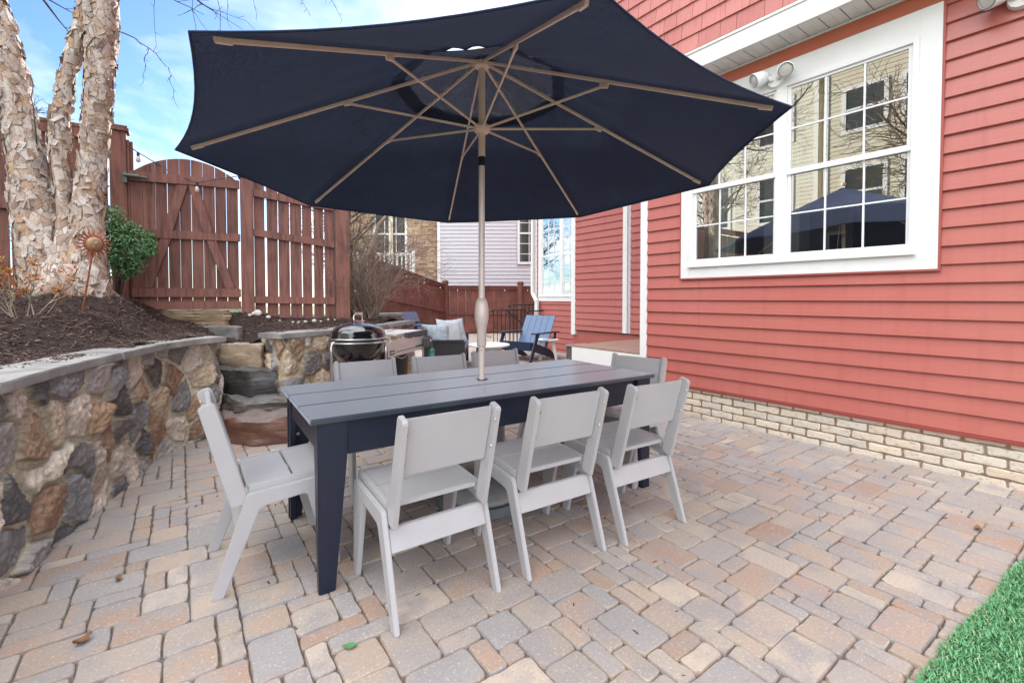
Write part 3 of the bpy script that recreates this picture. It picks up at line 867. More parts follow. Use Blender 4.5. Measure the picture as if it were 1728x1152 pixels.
# -------------------------------------------------------------------- chairs
def make_chair():
    t = empty('dining_chair')
    fr = [(-.026, 0), (.020, 0), (.155, .335), (.17, .345), (.33, .362), (.345, .352), (.434, 0), (.480, 0), (.470, .395), (.452, .430), (.118, .410), (.104, .40)]
    for s in (-1, 1):
        mb = MB(); mb.prism(fr, (s * .222, 0, 0), (0, 1, 0), (0, 0, 1), (1, 0, 0), -.0108, .0108)
        mb.build('leg_frame', MT['chair'], t, bevel=.004, fix=True)
        rail = [(.118, .388), (.47, .415), (.488, .428), (.488, .445), (.472, .458), (.118, .438)]
        mb = MB(); mb.prism(rail, (s * .198, 0, 0), (0, 1, 0), (0, 0, 1), (1, 0, 0), -.0102, .0102)
        mb.build('seat_rail', MT['chair'], t, bevel=.004, fix=True)
        post = [(.052, .352), (.098, .36), (.116, .378), (.003, .793), (-.008, .803), (-.050, .790), (-.058, .778)]
        mb = MB(); mb.prism(post, (s * .1985, 0, 0), (0, 1, 0), (0, 0, 1), (1, 0, 0), -.0110, .0110)
        po = mb.build('back_post', MT['chair'], t, bevel=.004, fix=True)
        for z in (.62, .735):
            mb = MB()
            f = .105 - .272 * (z - .365) - .045
            mb.tube([(s * .1876, f, z), (s * .1845, f, z)], [.0075, .0055], 12)
            mb.build('bolt', MT['bolt'], po, smooth=True)
    for f0, f1 in ((.112, .286), (.296, .470)):
        z = lambda f: .412 + (f - .11) * .07
        mb = MB()
        mb.hexa([(-.1875, f0, z(f0)), (.1875, f0, z(f0)), (.1875, f1, z(f1)), (-.1875, f1, z(f1)),
                 (-.1875, f0, z(f0) + .02), (.1875, f0, z(f0) + .02), (.1875, f1, z(f1) + .02), (-.1875, f1, z(f1) + .02)])
        mb.build('seat_board', MT['chair'], t, bevel=.003)
    g = lambda z: .107 - .272 * (z - .365)
    z0, z1 = .555, .787; th = .019
    mb = MB()
    mb.hexa([(-.187, g(z0) - th, z0), (.187, g(z0) - th, z0), (.187, g(z0), z0), (-.187, g(z0), z0),
             (-.187, g(z1) - th, z1), (.187, g(z1) - th, z1), (.187, g(z1), z1), (-.187, g(z1), z1)])
    mb.build('backrest', MT['chair'], t, bevel=.004)
    h = lambda z: .355 * z - .026
    z0, z1 = .258, .342
    mb = MB()
    mb.hexa([(-.211, h(z0), z0), (.211, h(z0), z0), (.211, h(z0) + .024, z0), (-.211, h(z0) + .024, z0),
             (-.211, h(z1), z1), (.211, h(z1), z1), (.211, h(z1) + .024, z1), (-.211, h(z1) + .024, z1)])
    mb.build('stretcher', MT['chair'], t, bevel=.003)
    return t
GC = 'grey dining chairs around the navy table'
SPOTS = [((.868, 1.598), -.02, 'grey dining chair nearest the camera, leftmost of three along the near table side'),
         ((1.462, 1.562), -.06, 'middle grey dining chair of the three on the near long side of the table'),
         ((2.030, 1.502), -.07, 'grey dining chair on the near long side closest to the red wall'),
         ((1.096, 3.205), PI - .03, 'grey dining chair on the far side of the table, in front of the kettle grill'),
         ((1.639, 3.150), PI - .11, 'grey dining chair on the far side of the table, middle one of the three there'),
         ((2.164, 3.166), PI - .06, 'grey dining chair on the far side of the table, directly behind the umbrella pole'),
         ((.145, 2.435), -PI / 2 - .03, 'grey dining chair at the head of the table near the stone wall'),
         ((2.80, 2.235), PI / 2 + .20, 'grey dining chair at the end of the table towards the red house')]
ch0 = make_chair()
for i, ((x, y), rz, lab) in enumerate(SPOTS):
    o = ch0 if i == 0 else copy_tree(ch0)
    o.location = (x, y, 0); o.rotation_euler = (0, 0, rz)
    tag(o, lab, 'chair', GC)

# ------------------------------------------------------------------ umbrella
UX, UY = 1.505, 2.362
def make_umbrella():
    t = empty('patio_umbrella', (UX, UY, 0), 0, 'large navy octagonal market umbrella open over the dining table', 'umbrella')
    t.rotation_euler = (R_(-.6), R_(.55), 0)
    ZT, RT, ZR = 2.665, 1.60, 1.99
    A0 = 3.556
    tilt = -.030
    # pole
    mb = MB(); mb.lathe([(.0195, .16), (.0195, .95)], (0, 0, 0), 24); mb.lathe([(.0185, 1.2), (.0185, 2.06)], (0, 0, 0), 24)
    mb.build('pole', MT['pole'], t, smooth=True)
    mb = MB(); mb.lathe([(.0195, 2.02), (.0195, 2.08)], (0, 0, 0), 24); mb.build('pole_sleeve', MT['iron'], t, smooth=True)
    mb = MB(); mb.lathe([(.021, 2.075), (.021, 2.64)], (0, 0, 0), 24); mb.build('upper_pole', MT['bronze'], t, smooth=True)
    # crank housing
    mb = MB(); mb.lathe([(.0, .935), (.027, .936), (.029, .942), (.029, 1.045), (.031, 1.05), (.036, 1.075), (.041, 1.10), (.0425, 1.13), (.041, 1.165), (.036, 1.195), (.029, 1.215), (.0235, 1.226), (.0, 1.228)], (0, 0, 0), 32)
    h = mb.build('crank_housing', MT['pole'], t, smooth='all')
    mb = MB(); mb.tube([(.0275, -.018, 1.0), (.042, -.030, .993)], [.005, .004], 10); mb.tube([(.042, -.030, .993), (.047, -.034, .99)], [.008, .008], 10)
    mb.build('crank_socket', MT['bulb'], h, smooth=True)
    mb = MB(); mb.lathe([(.0063, 0), (.0063, .004), (.002, .0045)], (0, 0, 0), 12)
    mb.v = [(x * .6 - .012, -.0165 - z * .8, .915 + y) for x, y, z in mb.v]; mb.build('button', MT['tubesteel'], t, smooth=True)
    lm = simple('printed_label', (.50, .50, .52), .5, var=.5, scale=160, stretch=(1, 1, 6))
    mb = MB(); n = 6
    vs = []
    for k in range(n + 1):
        a = R_(-75 + k * 8)
        for z in (.992, 1.022): vs.append((.0297 * math.cos(a), .0297 * math.sin(a), z))
    mb.add(vs, [(2 * k, 2 * k + 2, 2 * k + 3, 2 * k + 1) for k in range(n)]); mb.build('label_sticker', lm, h, smooth='all')
    # hub and runner
    mb = MB(); mb.lathe([(.0, 2.60), (.03, 2.60), (.044, 2.61), (.046, 2.635), (.03, 2.65), (.0, 2.67)], (0, 0, 0), 24)
    mb.build('hub', MT['bronze'], t, smooth=True)
    mb = MB(); mb.lathe([(.021, 2.215), (.036, 2.216), (.048, 2.228), (.05, 2.25), (.042, 2.265), (.024, 2.268), (.021, 2.268)], (0, 0, 0), 24)
    mb.build('runner', MT['bronze'], t, smooth=True)
    def zc(r): return ZT - (ZT - ZR) * (r / RT) ** 1.02
    def pt(r, a, dz=0):
        return Vector((r * math.cos(a), r * math.sin(a), zc(r) + dz + tilt * r * math.sin(a) * (r / RT)))
    # canopy: eight panels, one cloth
    def cloth(r0, r1, nr, na, dz, scallop, name, parent, mk='canopy'):
        mb = MB(); idx = {}
        NA = 8 * na
        for j in range(nr + 1):
            for k in range(NA):
                sct, u = divmod(k, na); u /= na
                a1, a2 = A0 - sct * PI / 4, A0 - (sct + 1) * PI / 4
                v = j / nr
                r = r0 + (r1 - r0) * v
                q = pt(r, a1, dz).lerp(pt(r, a2, dz), u)
                sag = 4 * u * (1 - u)
                k2 = 1 - scallop * sag * v ** 2
                z = q.z - .012 * sag * v + .004 * math.sin(v * 9 + sct) * sag
                z += .010 * math.sin(u * PI * 6 + sct * 2) * max(0, 1 - v * 2.2) * sag
                mb.v.append((q.x * k2, q.y * k2, z - (.004 if j == nr else 0)))
        for j in range(nr):
            for k in range(NA):
                mb.f.append((j * NA + k, j * NA + (k + 1) % NA, (j + 1) * NA + (k + 1) % NA, (j + 1) * NA + k))
        if r0 < .05: mb.f.append(tuple(range(NA - 1, -1, -1)))
        o = mb.build(name, MT[mk], parent, smooth='all')
        return o
    ca = cloth(.455, RT, 28, 10, .012, .030, 'canopy', t)
    cloth(.02, .53, 10, 10, .0135, .0, 'vent_flap', ca, 'vent')
    # hem: a folded edge that gives the canopy its border
    mb = MB(); ring = []
    for k in range(81):
        sct, u = divmod(k % 80, 10); u /= 10
        a1, a2 = A0 - sct * PI / 4, A0 - (sct + 1) * PI / 4
        q = pt(RT, a1, .012).lerp(pt(RT, a2, .012), u); sag = 4 * u * (1 - u); k2 = 1 - .030 * sag
        ring.append(Vector((q.x * k2, q.y * k2, q.z - .012 * sag - .006)))
    mb.tube(ring, .0045, 6, caps=False); mb.build('hem', MT['canopy'], ca, smooth='all')
    mb = MB(); mb.lathe([(.0, 2.70), (.022, 2.70), (.03, 2.72), (.022, 2.745), (.0, 2.755)], (0, 0, 0), 20); mb.build('finial', MT['bronze'], t, smooth=True)
    for k in range(8):
        a = A0 - k * PI / 4
        mb = MB()
        p0, p1 = pt(.045, a, -.022), pt(RT * .955, a, -.012)
        mb.bar(p0, p1, .011, .017)
        rb = mb.build('rib', MT['bronze'], t, bevel=.002)
        mb = MB(); e = pt(RT * .955, a, -.012); e2 = pt(RT * .92, a, -.016)
        mb.bar(e2, e, .013, .020); mb.build('rib_tip', MT['bronze'], rb, bevel=.002)
        j = pt(RT * .475, a, -.036)
        mb = MB(); mb.bar((.042 * math.cos(a), .042 * math.sin(a), 2.246), j, .009, .013); mb.build('strut', MT['bronze'], rb, bevel=.002)
        mb = MB(); d = pt(RT * .50, a, -.03) - j; mb.bar(j - d * .6, j + d * .6, .014, .022); mb.build('clip', MT['bronze'], rb, bevel=.002)
    return t
make_umbrella()
ub = empty('umbrella_base', (UX, UY, 0), 0, 'round grey weighted umbrella base standing under the table', 'umbrella base')
mb = MB(); mb.lathe([(0, 0), (.262, 0), (.268, .006), (.268, .05), (.262, .058), (.235, .06), (0, .06)], (0, 0, 0), 48); mb.build('rim', MT['concrete_dark'], ub, smooth=True)
mb = MB(); mb.lathe([(.236, .058), (.225, .085), (.17, .112), (.09, .128), (.04, .132), (.0, .133)], (0, 0, 0), 48); mb.build('dome', MT['concrete'], ub, smooth='all')
mb = MB(); mb.lathe([(.03, .128), (.03, .34), (.024, .345), (.021, .345)], (0, 0, 0), 20); mb.tube([(.03, 0, .27), (.075, 0, .27)], .007, 8); mb.build('stem', MT['concrete_dark'], ub, smooth=True)

# ------------------------------------------------------------- kettle grill
def make_grill():
    cx, cy = 1.475, 4.545
    ang = math.atan2(.66, .75)
    t = empty('kettle_grill', (cx, cy, 0), ang, 'black kettle charcoal grill on a steel cart with a side work table', 'grill'); t.scale = (.90, .90, .98)
    zr = .862; R = .283
    bowl = [(0, zr - .285), (.06, zr - .28), (.14, zr - .245), (.21, zr - .18), (.255, zr - .10), (.276, zr - .03), (.281, zr - .004), (.286, zr), (.276, zr)]
    mb = MB(); mb.lathe(bowl, (0, 0, 0), 56); b = mb.build('bowl', MT['enamel'], t, smooth='all')
    lid = [(.292, zr - .012), (.294, zr + .002), (.288, zr + .010), (.284, zr + .035), (.270, zr + .068), (.238, zr + .100), (.185, zr + .126), (.11, zr + .145), (.05, zr + .151), (0, zr + .152)]
    mb = MB(); mb.lathe(lid, (0, 0, 0), 64); l = mb.build('lid', MT['enamel'], t, smooth='all')
    mb = MB()
    # arched handle and its heat shield, seen side on
    d = Vector((math.cos(-.3), math.sin(-.3), 0))
    pts = [d * -.055 + V(0, 0, zr + .145), d * -.06 + V(0, 0, zr + .21), d * -.048 + V(0, 0, zr + .228), d * .048 + V(0, 0, zr + .228), d * .06 + V(0, 0, zr + .21), d * .06 + V(0, 0, zr + .145)]
    mb.tube(pts, .0075, 10); hd = mb.build('handle', MT['chrome'], l, smooth=True)
    mb = MB(); mb.bar(d * -.056 + V(0, 0, zr + .236), d * .056 + V(0, 0, zr + .236), .034, .026); mb.build('handle_grip', MT['chrome'], l, bevel=.006)
    mb = MB(); mb.bar(d * -.07 + V(0, 0, zr + .162), d * .07 + V(0, 0, zr + .162), .07, .012); mb.build('heat_shield', MT['chrome'], l, bevel=.004)
    mb = MB(); mb.lathe([(.0, 0), (.038, 0), (.038, .008), (.0, .01)], (.13, .10, zr + .125), 20); mb.build('vent', MT['chrome'], l, smooth=True)
    # bright rim ring and lower guard ring
    for nm, rr, z, a0, a1 in (('rim_ring', .297, zr - .004, 0, 2 * PI), ('cart_ring', .325, zr - .038, PI * .80, PI * 2.02)):
        n = 60; mb = MB(); pp = [(rr * math.cos(a0 + (a1 - a0) * k / n), rr * math.sin(a0 + (a1 - a0) * k / n), z) for k in range(n + 1)]
        mb.tube(pp, .0075, 8, caps=nm != 'rim_ring'); mb.build(nm, MT['tubesteel'], t, smooth=True)
    # bowl leg strap
    mb = MB(); pp = []
    for k in range(12):
        q = k / 11; a = PI * .80
        r = .287 - .19 * q ** 2.0; z = zr - .05 - .23 * q ** .9
        pp.append((r * math.cos(a), r * math.sin(a), z))
    mb.tube(pp, .009, 8); mb.build('bowl_strap', MT['tubesteel'], t, smooth=True)
    # cart tubes (front = local -y)
    def tubeleg(x, y, top, bend):
        mb = MB(); mb.tube([(x + bend, y, top), (x + bend * .5, y, top), (x + bend * .16, y, top - .012), (x, y, top - .045), (x, y, top - .10), (x, y, .06)], .0135, 12)
        return mb.build('cart_leg', MT['tubesteel'], t, smooth=True)
    tubeleg(-.345, .10, zr - .03, .12)
    tubeleg(.02, -.315, zr - .05, .13); tubeleg(1.02, -.315, zr - .10, 0); tubeleg(1.02, .25, zr - .10, 0)
    # work table: steel front panel, tabletop with dark edge
    mb = MB(); mb.prism([(.04, zr - .205), (1.03, zr - .205), (1.03, zr - .052), (.56, zr - .052), (.50, zr - .04), (.11, zr - .04), (.055, zr - .06), (.04, zr - .09)], (0, -.325, 0), (1, 0, 0), (0, 0, 1), (0, -1, 0), 0, .012)
    fp = mb.build('front_panel', MT['steel'], t, bevel=.003, fix=True)
    mb = MB(); mb.box(.20, 1.0, -.3385, -.3375, zr - .165, zr - .158); mb.build('panel_groove', MT['blackpl'], fp)
    mb = MB(); mb.box(.065, .175, -.340, -.3375, zr - .182, zr - .138); pl = mb.build('badge', MT['blackpl'], fp)
    def text(s, size, M, mat, parent, name, ext=.0006):
        cu = bpy.data.curves.new(name, 'FONT'); cu.body = s; cu.size = size; cu.extrude = ext; cu.align_x = 'CENTER'; cu.align_y = 'CENTER'
        o = bpy.data.objects.new(name, cu); COL.objects.link(o)
        dg = bpy.context.evaluated_depsgraph_get(); me = bpy.data.meshes.new_from_object(o.evaluated_get(dg))
        bpy.data.objects.remove(o)
        me.materials.clear(); me.materials.append(mat)
        q = bpy.data.objects.new(name, me); COL.objects.link(q); q.parent = parent; q.matrix_local = M
        return q
    text('weber', .04, Matrix.Translation((.12, -.3412, zr - .158)) @ Matrix.Rotation(PI / 2, 4, 'X'), MT['white'], pl, 'lettering')
    mb = MB()
    for k in range(6): mb.box(.74 + k * .032, .762 + k * .032, -.3395, -.3375, zr - .165 + (k % 2) * .006, zr - .145)
    mb.build('tick_marks', MT['blackpl'], fp)
    mb = MB(); mb.box(.30, 1.08, -.30, .30, zr - .012, zr + .012); tt = mb.build('work_table', MT['steel'], t, bevel=.004)
    mb = MB(); mb.box(.50, 1.09, -.345, -.30, zr - .042, zr + .014); mb.build('table_edge', MT['darkgrey'], tt, bevel=.004)
    mb = MB(); mb.box(.90, 1.09, -.42, -.35, zr - .19, zr - .055); cb = mb.build('timer_box', MT['darkgrey'], t, bevel=.02, seg=3)
    mb = MB(); mb.box(1.0, 1.03, -.424, -.419, zr - .12, zr - .09); mb.build('timer_button', MT['white'], cb, bevel=.002)
    mb = MB(); mb.lathe([(.0, .12), (.15, .12), (.17, .62), (.178, .64), (.0, .64)], (.68, -.08, 0), 32); mb.build('charcoal_bin', MT['blackpl'], t, smooth=True)
    mb = MB(); mb.box(-.33, 1.02, -.30, .24, .10, .125); mb.build('lower_shelf', MT['blackpl'], t, bevel=.004)
    mb = MB(); mb.tube([(.25, -.30, zr - .21), (.40, -.32, zr - .25), (.52, -.31, zr - .24), (.62, -.30, zr - .21)], .004, 6); mb.build('gas_hose', MT['tubesteel'], t, smooth=True)
    # wheels
    for y in (-.30, .24):
        mb = MB(); mb.tube([(-.345, y - .018, .09), (-.345, y + .018, .09)], .09, 24); w = mb.build('wheel', MT['blackpl'], t, smooth=True)
    gm = leaf_mat('green_can', [(0, (.05, .16, .06)), (1, (.05, .16, .06))], .3, 0)
    o = MB(); c = Matrix.Translation((cx, cy, 0)) @ Matrix.Rotation(ang, 4, 'Z')
    p = c @ Vector((.955, -.37, zr - .27))
    q = empty('gas_canister', p, ang, 'small green and turquoise gas canister hanging under the grill timer box', 'canister')
    mb = MB(); mb.lathe([(0, -.04), (.036, -.04), (.038, -.03), (.038, .035)], (0, 0, 0), 20); mb.build('can_body', simple('turquoise_paint', (.08, .28, .32), .35), q, smooth=True)
    mb = MB(); mb.lathe([(.0385, .0), (.0385, .03), (.03, .048), (.012, .058), (.012, .085), (0, .085)], (0, 0, 0), 20); mb.build('can_shoulder', gm, q, smooth=True)
    # tongs lying on the work table
    p = c @ Vector((.72, .02, zr + .014))
    tg = empty('grill_tongs', p, ang + .25, 'steel grill tongs lying on the work table of the kettle grill', 'tongs')
    mb = MB(); mb.bar((-.22, -.012, .008), (.10, -.004, .012), .016, .006); mb.bar((-.22, .022, .008), (.10, .006, .012), .016, .006); mb.build('arms', MT['chrome'], tg, bevel=.002)
    mb = MB(); mb.bar((.10, .0, .012), (.20, .0, .012), .026, .016); mb.build('grip', MT['blackpl'], tg, bevel=.004)
make_grill()

# ------------------------------------------------ lounge furniture at the back
def make_adirondack(name, loc, rz, mb_back, mb_frame, label, slats=5):
    """local +y = the way the sitter faces; flat-board low lounge chair"""
    t = empty(name, loc, rz, label, 'lounge chair', 'flat-board lounge chairs by the fire table')
    Wd = .72
    w = (Wd - .004 * (slats - 1)) / slats
    bk0 = Vector((0, -.20, .20)); bk1 = Vector((0, -.56, .86))
    for k in range(slats):
        x = -Wd / 2 + w / 2 + k * (w + .004)
        mb = MB(); mb.bar(bk0 + V(x, 0, 0), bk1 + V(x, 0, 0), w, .022, up=(0, 1, .5)); mb.build('back_slat', mb_back, t, bevel=.003)
    for k in range(4):
        y = -.16 + k * .135; z = .245 + k * .037
        mb = MB(); mb.bar((-Wd / 2, y, z), (Wd / 2, y, z), .128, .02, up=(0, -.25, 1)); mb.build('seat_slat', mb_frame, t, bevel=.003)
    mb = MB(); mb.box(-Wd / 2 - .01, Wd / 2 + .01, .345, .367, .22, .385); mb.build('front_apron', mb_frame, t, bevel=.003)
    for s in (-1, 1):
        x = s * (Wd / 2 + .02)
        mb = MB(); mb.prism([(.345, .37), (.345, .22), (-.45, .0), (-.62, .0), (-.30, .20)], (x, 0, 0), (0, 1, 0), (0, 0, 1), (1, 0, 0), -.014, .014); mb.build('side_rail', mb_frame, t, bevel=.003, fix=True)
        mb = MB(); x2 = s * (Wd / 2 + .05)
        mb.prism([(.40, 0), (.49, 0), (.23, .53), (.13, .53)], (x2, 0, 0), (0, 1, 0), (0, 0, 1), (1, 0, 0), -.014, .014); mb.build('leg', mb_frame, t, bevel=.003, fix=True)
        mb = MB(); mb.box(x2 - .075, x2 + .06, -.52, .33, .531, .553); mb.build('arm', mb_frame, t, bevel=.004)
        mb = MB(); mb.prism([(-.50, .53), (-.44, .53), (-.40, .40), (-.46, .40)], (x2, 0, 0), (0, 1, 0), (0, 0, 1), (1, 0, 0), -.012, .012); mb.build('arm_bracket', mb_frame, t, bevel=.002, fix=True)
    return t
def face(dx, dy): return math.atan2(dy, dx) - PI / 2
make_adirondack('adirondack_chair', (5.72, 7.33, 0), face(-.955, -.297), MT['blue_adir'], MT['navy_adir'], 'blue flat-board adirondack chair facing the round white table')
make_adirondack('adirondack_chair', (5.15, 10.9, 0), face(.35, -.94), MT['slate_adir'], MT['navy_adir'], 'slate blue flat-board chair half hidden behind the grey pillows')

def make_sofa():
    # the near arm panel faces the camera; the seat runs away from it along the stone wall
    a = Vector((3.20, 6.69, 0)); b = Vector((3.74, 6.33, 0)); d = (b - a).normalized(); back = Vector((-d.y, d.x, 0))
    t = empty('outdoor_sofa', a, math.atan2(d.y, d.x), 'dark navy panel-sided outdoor sofa behind the table, seen end on', 'sofa')
    mb = MB(); mb.box(0, .62, 0, .03, .02, .56); mb.build('side_panel', MT['blackpl'], t, bevel=.004)
    mb = MB(); mb.box(-.005, .628, -.035, -.001, .535, .57); mb.build('arm_rail', MT['blackpl'], t, bevel=.004)
    mb = MB(); mb.box(.60, .64, -.03, -.001, .0, .534); mb.build('front_post', MT['blackpl'], t, bevel=.004)
    mb = MB(); mb.box(0, .62, 1.60, 1.63, .02, .56); mb.build('side_panel', MT['blackpl'], t, bevel=.004)
    mb = MB(); mb.box(0, .03, .031, 1.599, .25, .72); mb.build('back_panel', MT['blackpl'], t, bevel=.004)
    mb = MB(); mb.box(.035, .62, .035, 1.595, .24, .28); mb.build('seat_deck', MT['blackpl'], t, bevel=.004)
    mb = MB(); mb.box(.10, .62, .04, 1.59, .282, .44); mb.build('seat_cushion', MT['slate_adir'], t, bevel=.04, seg=4)
    M = Matrix.Translation(a) @ Matrix.Rotation(math.atan2(d.y, d.x), 4, 'Z')
    return M
SM = make_sofa()
def pillow(M, w, h, t, label, mat):
    mb = MB(); n = 16; vs = []
    for side in (1, -1):
        for i in range(n + 1):
            for j in range(n + 1):
                u, v = i / n * 2 - 1, j / n * 2 - 1
                e = max(0, 1 - abs(u) ** 2.6) ** .5 * max(0, 1 - abs(v) ** 2.6) ** .5
                pin = 1 - .10 * (1 - abs(u)) ** 0 * (abs(v) ** 2) * (1 - abs(u)) - 0
                k = 1 - .07 * (1 - v * v) if abs(u) > .5 else 1
                x = u * w / 2 * (1 - .08 * (1 - v * v) * abs(u)); y = v * h / 2 * (1 - .08 * (1 - u * u) * abs(v))
                zz = side * t / 2 * e + .012 * noise.noise((u * 3 + side, v * 3, w * 9)) * e
                vs.append(M @ Vector((x, y, zz)))
    fs = []
    for s in range(2):
        b = s * (n + 1) ** 2
        for i in range(n):
            for j in range(n):
                q = (b + i * (n + 1) + j, b + (i + 1) * (n + 1) + j, b + (i + 1) * (n + 1) + j + 1, b + i * (n + 1) + j + 1)
                fs.append(q if s == 0 else q[::-1])
    mb.add(vs, fs)
    o = mb.build('pillow', mat, smooth='all')
    return tag(o, label, 'pillow', 'pillows on the outdoor sofa')
pc = [simple('pale_grey_cloth', (.46, .485, .51), .9, var=.18, scale=40), simple('blue_grey_cloth', (.35, .395, .44), .9, var=.25, scale=20)]
tr = lambda x, y, z, rx, ry, rz: SM @ Matrix.Translation((x, y, z)) @ Matrix.Rotation(rz, 4, 'Z') @ Matrix.Rotation(rx, 4, 'X') @ Matrix.Rotation(ry, 4, 'Y')
pillow(tr(.15, .25, .60, R_(78), 0, R_(10)), .46, .42, .15, 'grey sofa pillow lying lowest, just behind the grill table', pc[1])
pillow(tr(.36, .42, .645, R_(70), R_(14), R_(25)), .47, .47, .17, 'plump pale grey pillow standing tilted in the middle of the sofa pillows', pc[0])
pillow(tr(.40, .85, .65, R_(70), R_(-12), R_(40)), .44, .44, .14, 'striped blue grey pillow tucked behind the plump pale one', pc[1])

ft = empty('fire_table', (4.56, 6.90, 0), 0, 'round white low table standing in front of the blue adirondack chair', 'table')
mb = MB(); mb.lathe([(0, .375), (.355, .375), (.368, .382), (.372, .395), (.366, .408), (.355, .412), (0, .412)], (0, 0, 0), 56); mb.build('tabletop', MT['white'], ft, smooth=True)
mb = MB(); mb.lathe([(0, 0), (.27, 0), (.27, .02), (.23, .04), (.23, .374), (0, .374)], (0, 0, 0), 40); mb.build('pedestal', simple('pale_pedestal', (.5, .48, .45), .7), ft, smooth=True)

st = empty('round_stool', (6.05, 7.03, 0), .6, 'small round white three-legged stool beside the blue adirondack chair', 'stool')
mb = MB(); mb.lathe([(0, .385), (.215, .385), (.225, .395), (.225, .405), (.215, .412), (0, .412)], (0, 0, 0), 40); mb.build('seat', MT['white'], st, smooth=True)
for k in range(3):
    a = 2 * PI * k / 3 + .35; c, s = math.cos(a), math.sin(a)
    mb = MB(); mb.prism([(.06, .385), (.14, .385), (.215, 0), (.165, 0)], (0, 0, 0), (c, s, 0), (0, 0, 1), (-s, c, 0), -.014, .014); mb.build('leg', MT['white'], st, bevel=.003, fix=True)
# ------------------------------------------------------------ the red house
house = empty('red_house', (4.35, 0, 0), 0, 'coral red lap-sided house with white window trim along the right of the patio', 'house')
HX = 4.35
def fin(o):
    return o
def part(mb, name, mat, parent=None, **kw):
    """geometry is given in world coordinates; the thing sits at a plain translation"""
    o = mb.build(name, mat, None, **kw)
    p = parent or house
    o.parent = p
    root = p
    while root.parent: root = root.parent
    o.matrix_parent_inverse = Matrix.Translation(-root.location) if p == root else Matrix.Identity(4)
    return o

EXP = .1272
def siding(mb, o, d, nrm, a0, a1, z0, z1, base=.313, exp=EXP, lip=.023):
    """lap siding on a wall: o origin, d along, nrm outward (2-D)"""
    o = Vector((o[0], o[1], 0)); d = Vector((d[0], d[1], 0)); nrm = Vector((nrm[0], nrm[1], 0))
    k = math.floor((z0 - base) / exp + 1e-6)
    while base + k * exp < z1 - 1e-6:
        za, zb = base + k * exp, base + (k + 1) * exp
        ca, cb = max(za, z0), min(zb, z1)
        f = lambda z: lip - (lip - .003) * (z - za) / exp
        dz = .004 if ca == za else 0
        poly = [(-.012, ca), (f(ca) - .003, ca), (f(ca), ca + dz), (f(cb), cb), (-.012, cb)]
        cuts = [a0]; q = a0 + 3.7 * ((k * .37) % 1) + .4
        while q < a1 - .3: cuts.append(q); q += 3.66
        cuts.append(a1)
        for m_, (c0, c1) in enumerate(zip(cuts[:-1], cuts[1:])):     # panels lap over each other along the course
            pl = [(x + (.0016 if (m_ % 2 and x > 0) else 0), z) for x, z in poly]
            mb.prism(pl, o, nrm, (0, 0, 1), d, c0, c1)
        k += 1

WY0, WY1, WZ0, WZ1 = .865, 2.893, 1.43, 3.268
mb = MB()
for a0, a1, z0, z1 in ((-6, 3.33, .313, WZ0 - .012), (-6, WY0 - .012, WZ0 - .012, 3.40), (WY1 + .012, 3.33, WZ0 - .012, 3.30)):
    siding(mb, (HX, 0), (0, 1), (-1, 0), a0, a1, z0, z1)
part(mb, 'siding', MT['red'])
mb = MB(); mb.box(HX - .012, HX + .02, WY0 - .012, 3.33, WZ1 + .012, 3.398); part(mb, 'frieze_board', MT['frieze'])
mb = MB()   # J channel round the window
for y0, y1, z0, z1 in ((WY0 - .014, WY0, WZ0 - .014, 3.27), (WY1, WY1 + .014, WZ0 - .014, 3.27), (WY0, WY1, WZ0 - .014, WZ0)):
    mb.box(HX - .034, HX, y0, y1, z0, z1)
part(mb, 'window_channel', MT['redtrim'])
mb = MB(); mb.box(HX - .018, HX + .02, -6, 3.33, .284, .312); mb.box(HX - .024, HX - .0185, -6, 3.33, .300, .309); part(mb, 'starter_strip', MT['redtrim'])
mb = MB(); mb.box(HX - .020, HX + .10, 3.331, 3.425, .30, 3.40); part(mb, 'corner_board', MT['white'], bevel=.003)
mb = MB(); mb.box(HX + .101, 6.47, 3.36, 3.42, .0, 3.40); part(mb, 'return_wall', MT['red'])

# brick foot
mb = MB(); mb.box(HX + .012, HX + .06, -6, 3.40, -.05, .285); part(mb, 'mortar', MT['mortar'])
mb = MB(); rg = random.Random(8); zc = -.018
for r in range(5):
    y = -1.0 + (r % 2) * .107
    while y < 3.38:
        w = .205; y1 = min(y + w, 3.40)
        if y1 - y > .05:
            M = Matrix.Translation((HX + .004 + rg.uniform(-.004, .003), (y + y1) / 2, zc + .0295 + rg.uniform(-.0015, .0015))) @ Matrix(((0, 0, -1, 0), (-1, 0, 0, 0), (0, 1, 0, 0), (0, 0, 0, 1)))
            tile(mb, M, y1 - y, .0600, .03, r=.012, wob=.0062, bev=.006, crown=.003, rng=rg)
        y += w + .011
    zc += .0685
part(mb, 'brick_foot', MT['brick'], smooth=True)

# upper storey: shakes on an overhang, white fascia, vented soffit
UXF = 4.07
mb = MB(); mb.box(UXF - .012, UXF + .02, -6, 3.72, 3.402, 3.585); mb.box(UXF - .022, UXF - .0125, -6, 3.72, 3.56, 3.583); part(mb, 'fascia', MT['white'], bevel=.002)
mb = MB(); y = -3.0
while y < 3.7:
    mb.box(UXF + .0205, HX + .03, y + .004, y + .143, 3.402, 3.412)
    mb.box(UXF + .0205, HX + .03, y + .068, y + .0735, 3.398, 3.4015)
    y += .147
part(mb, 'soffit', MT['vinyl'])
mb = MB(); mb.box(UXF + .0205, HX + .03, -6, 3.70, 3.4125, 3.42); part(mb, 'soffit_backing', MT['darkgrey'])
mb = MB(); mb.box(HX - .030, HX - .013, -3, 3.7, 3.383, 3.3975); part(mb, 'soffit_channel', MT['vinyl'])
mb = MB(); rg = random.Random(2)
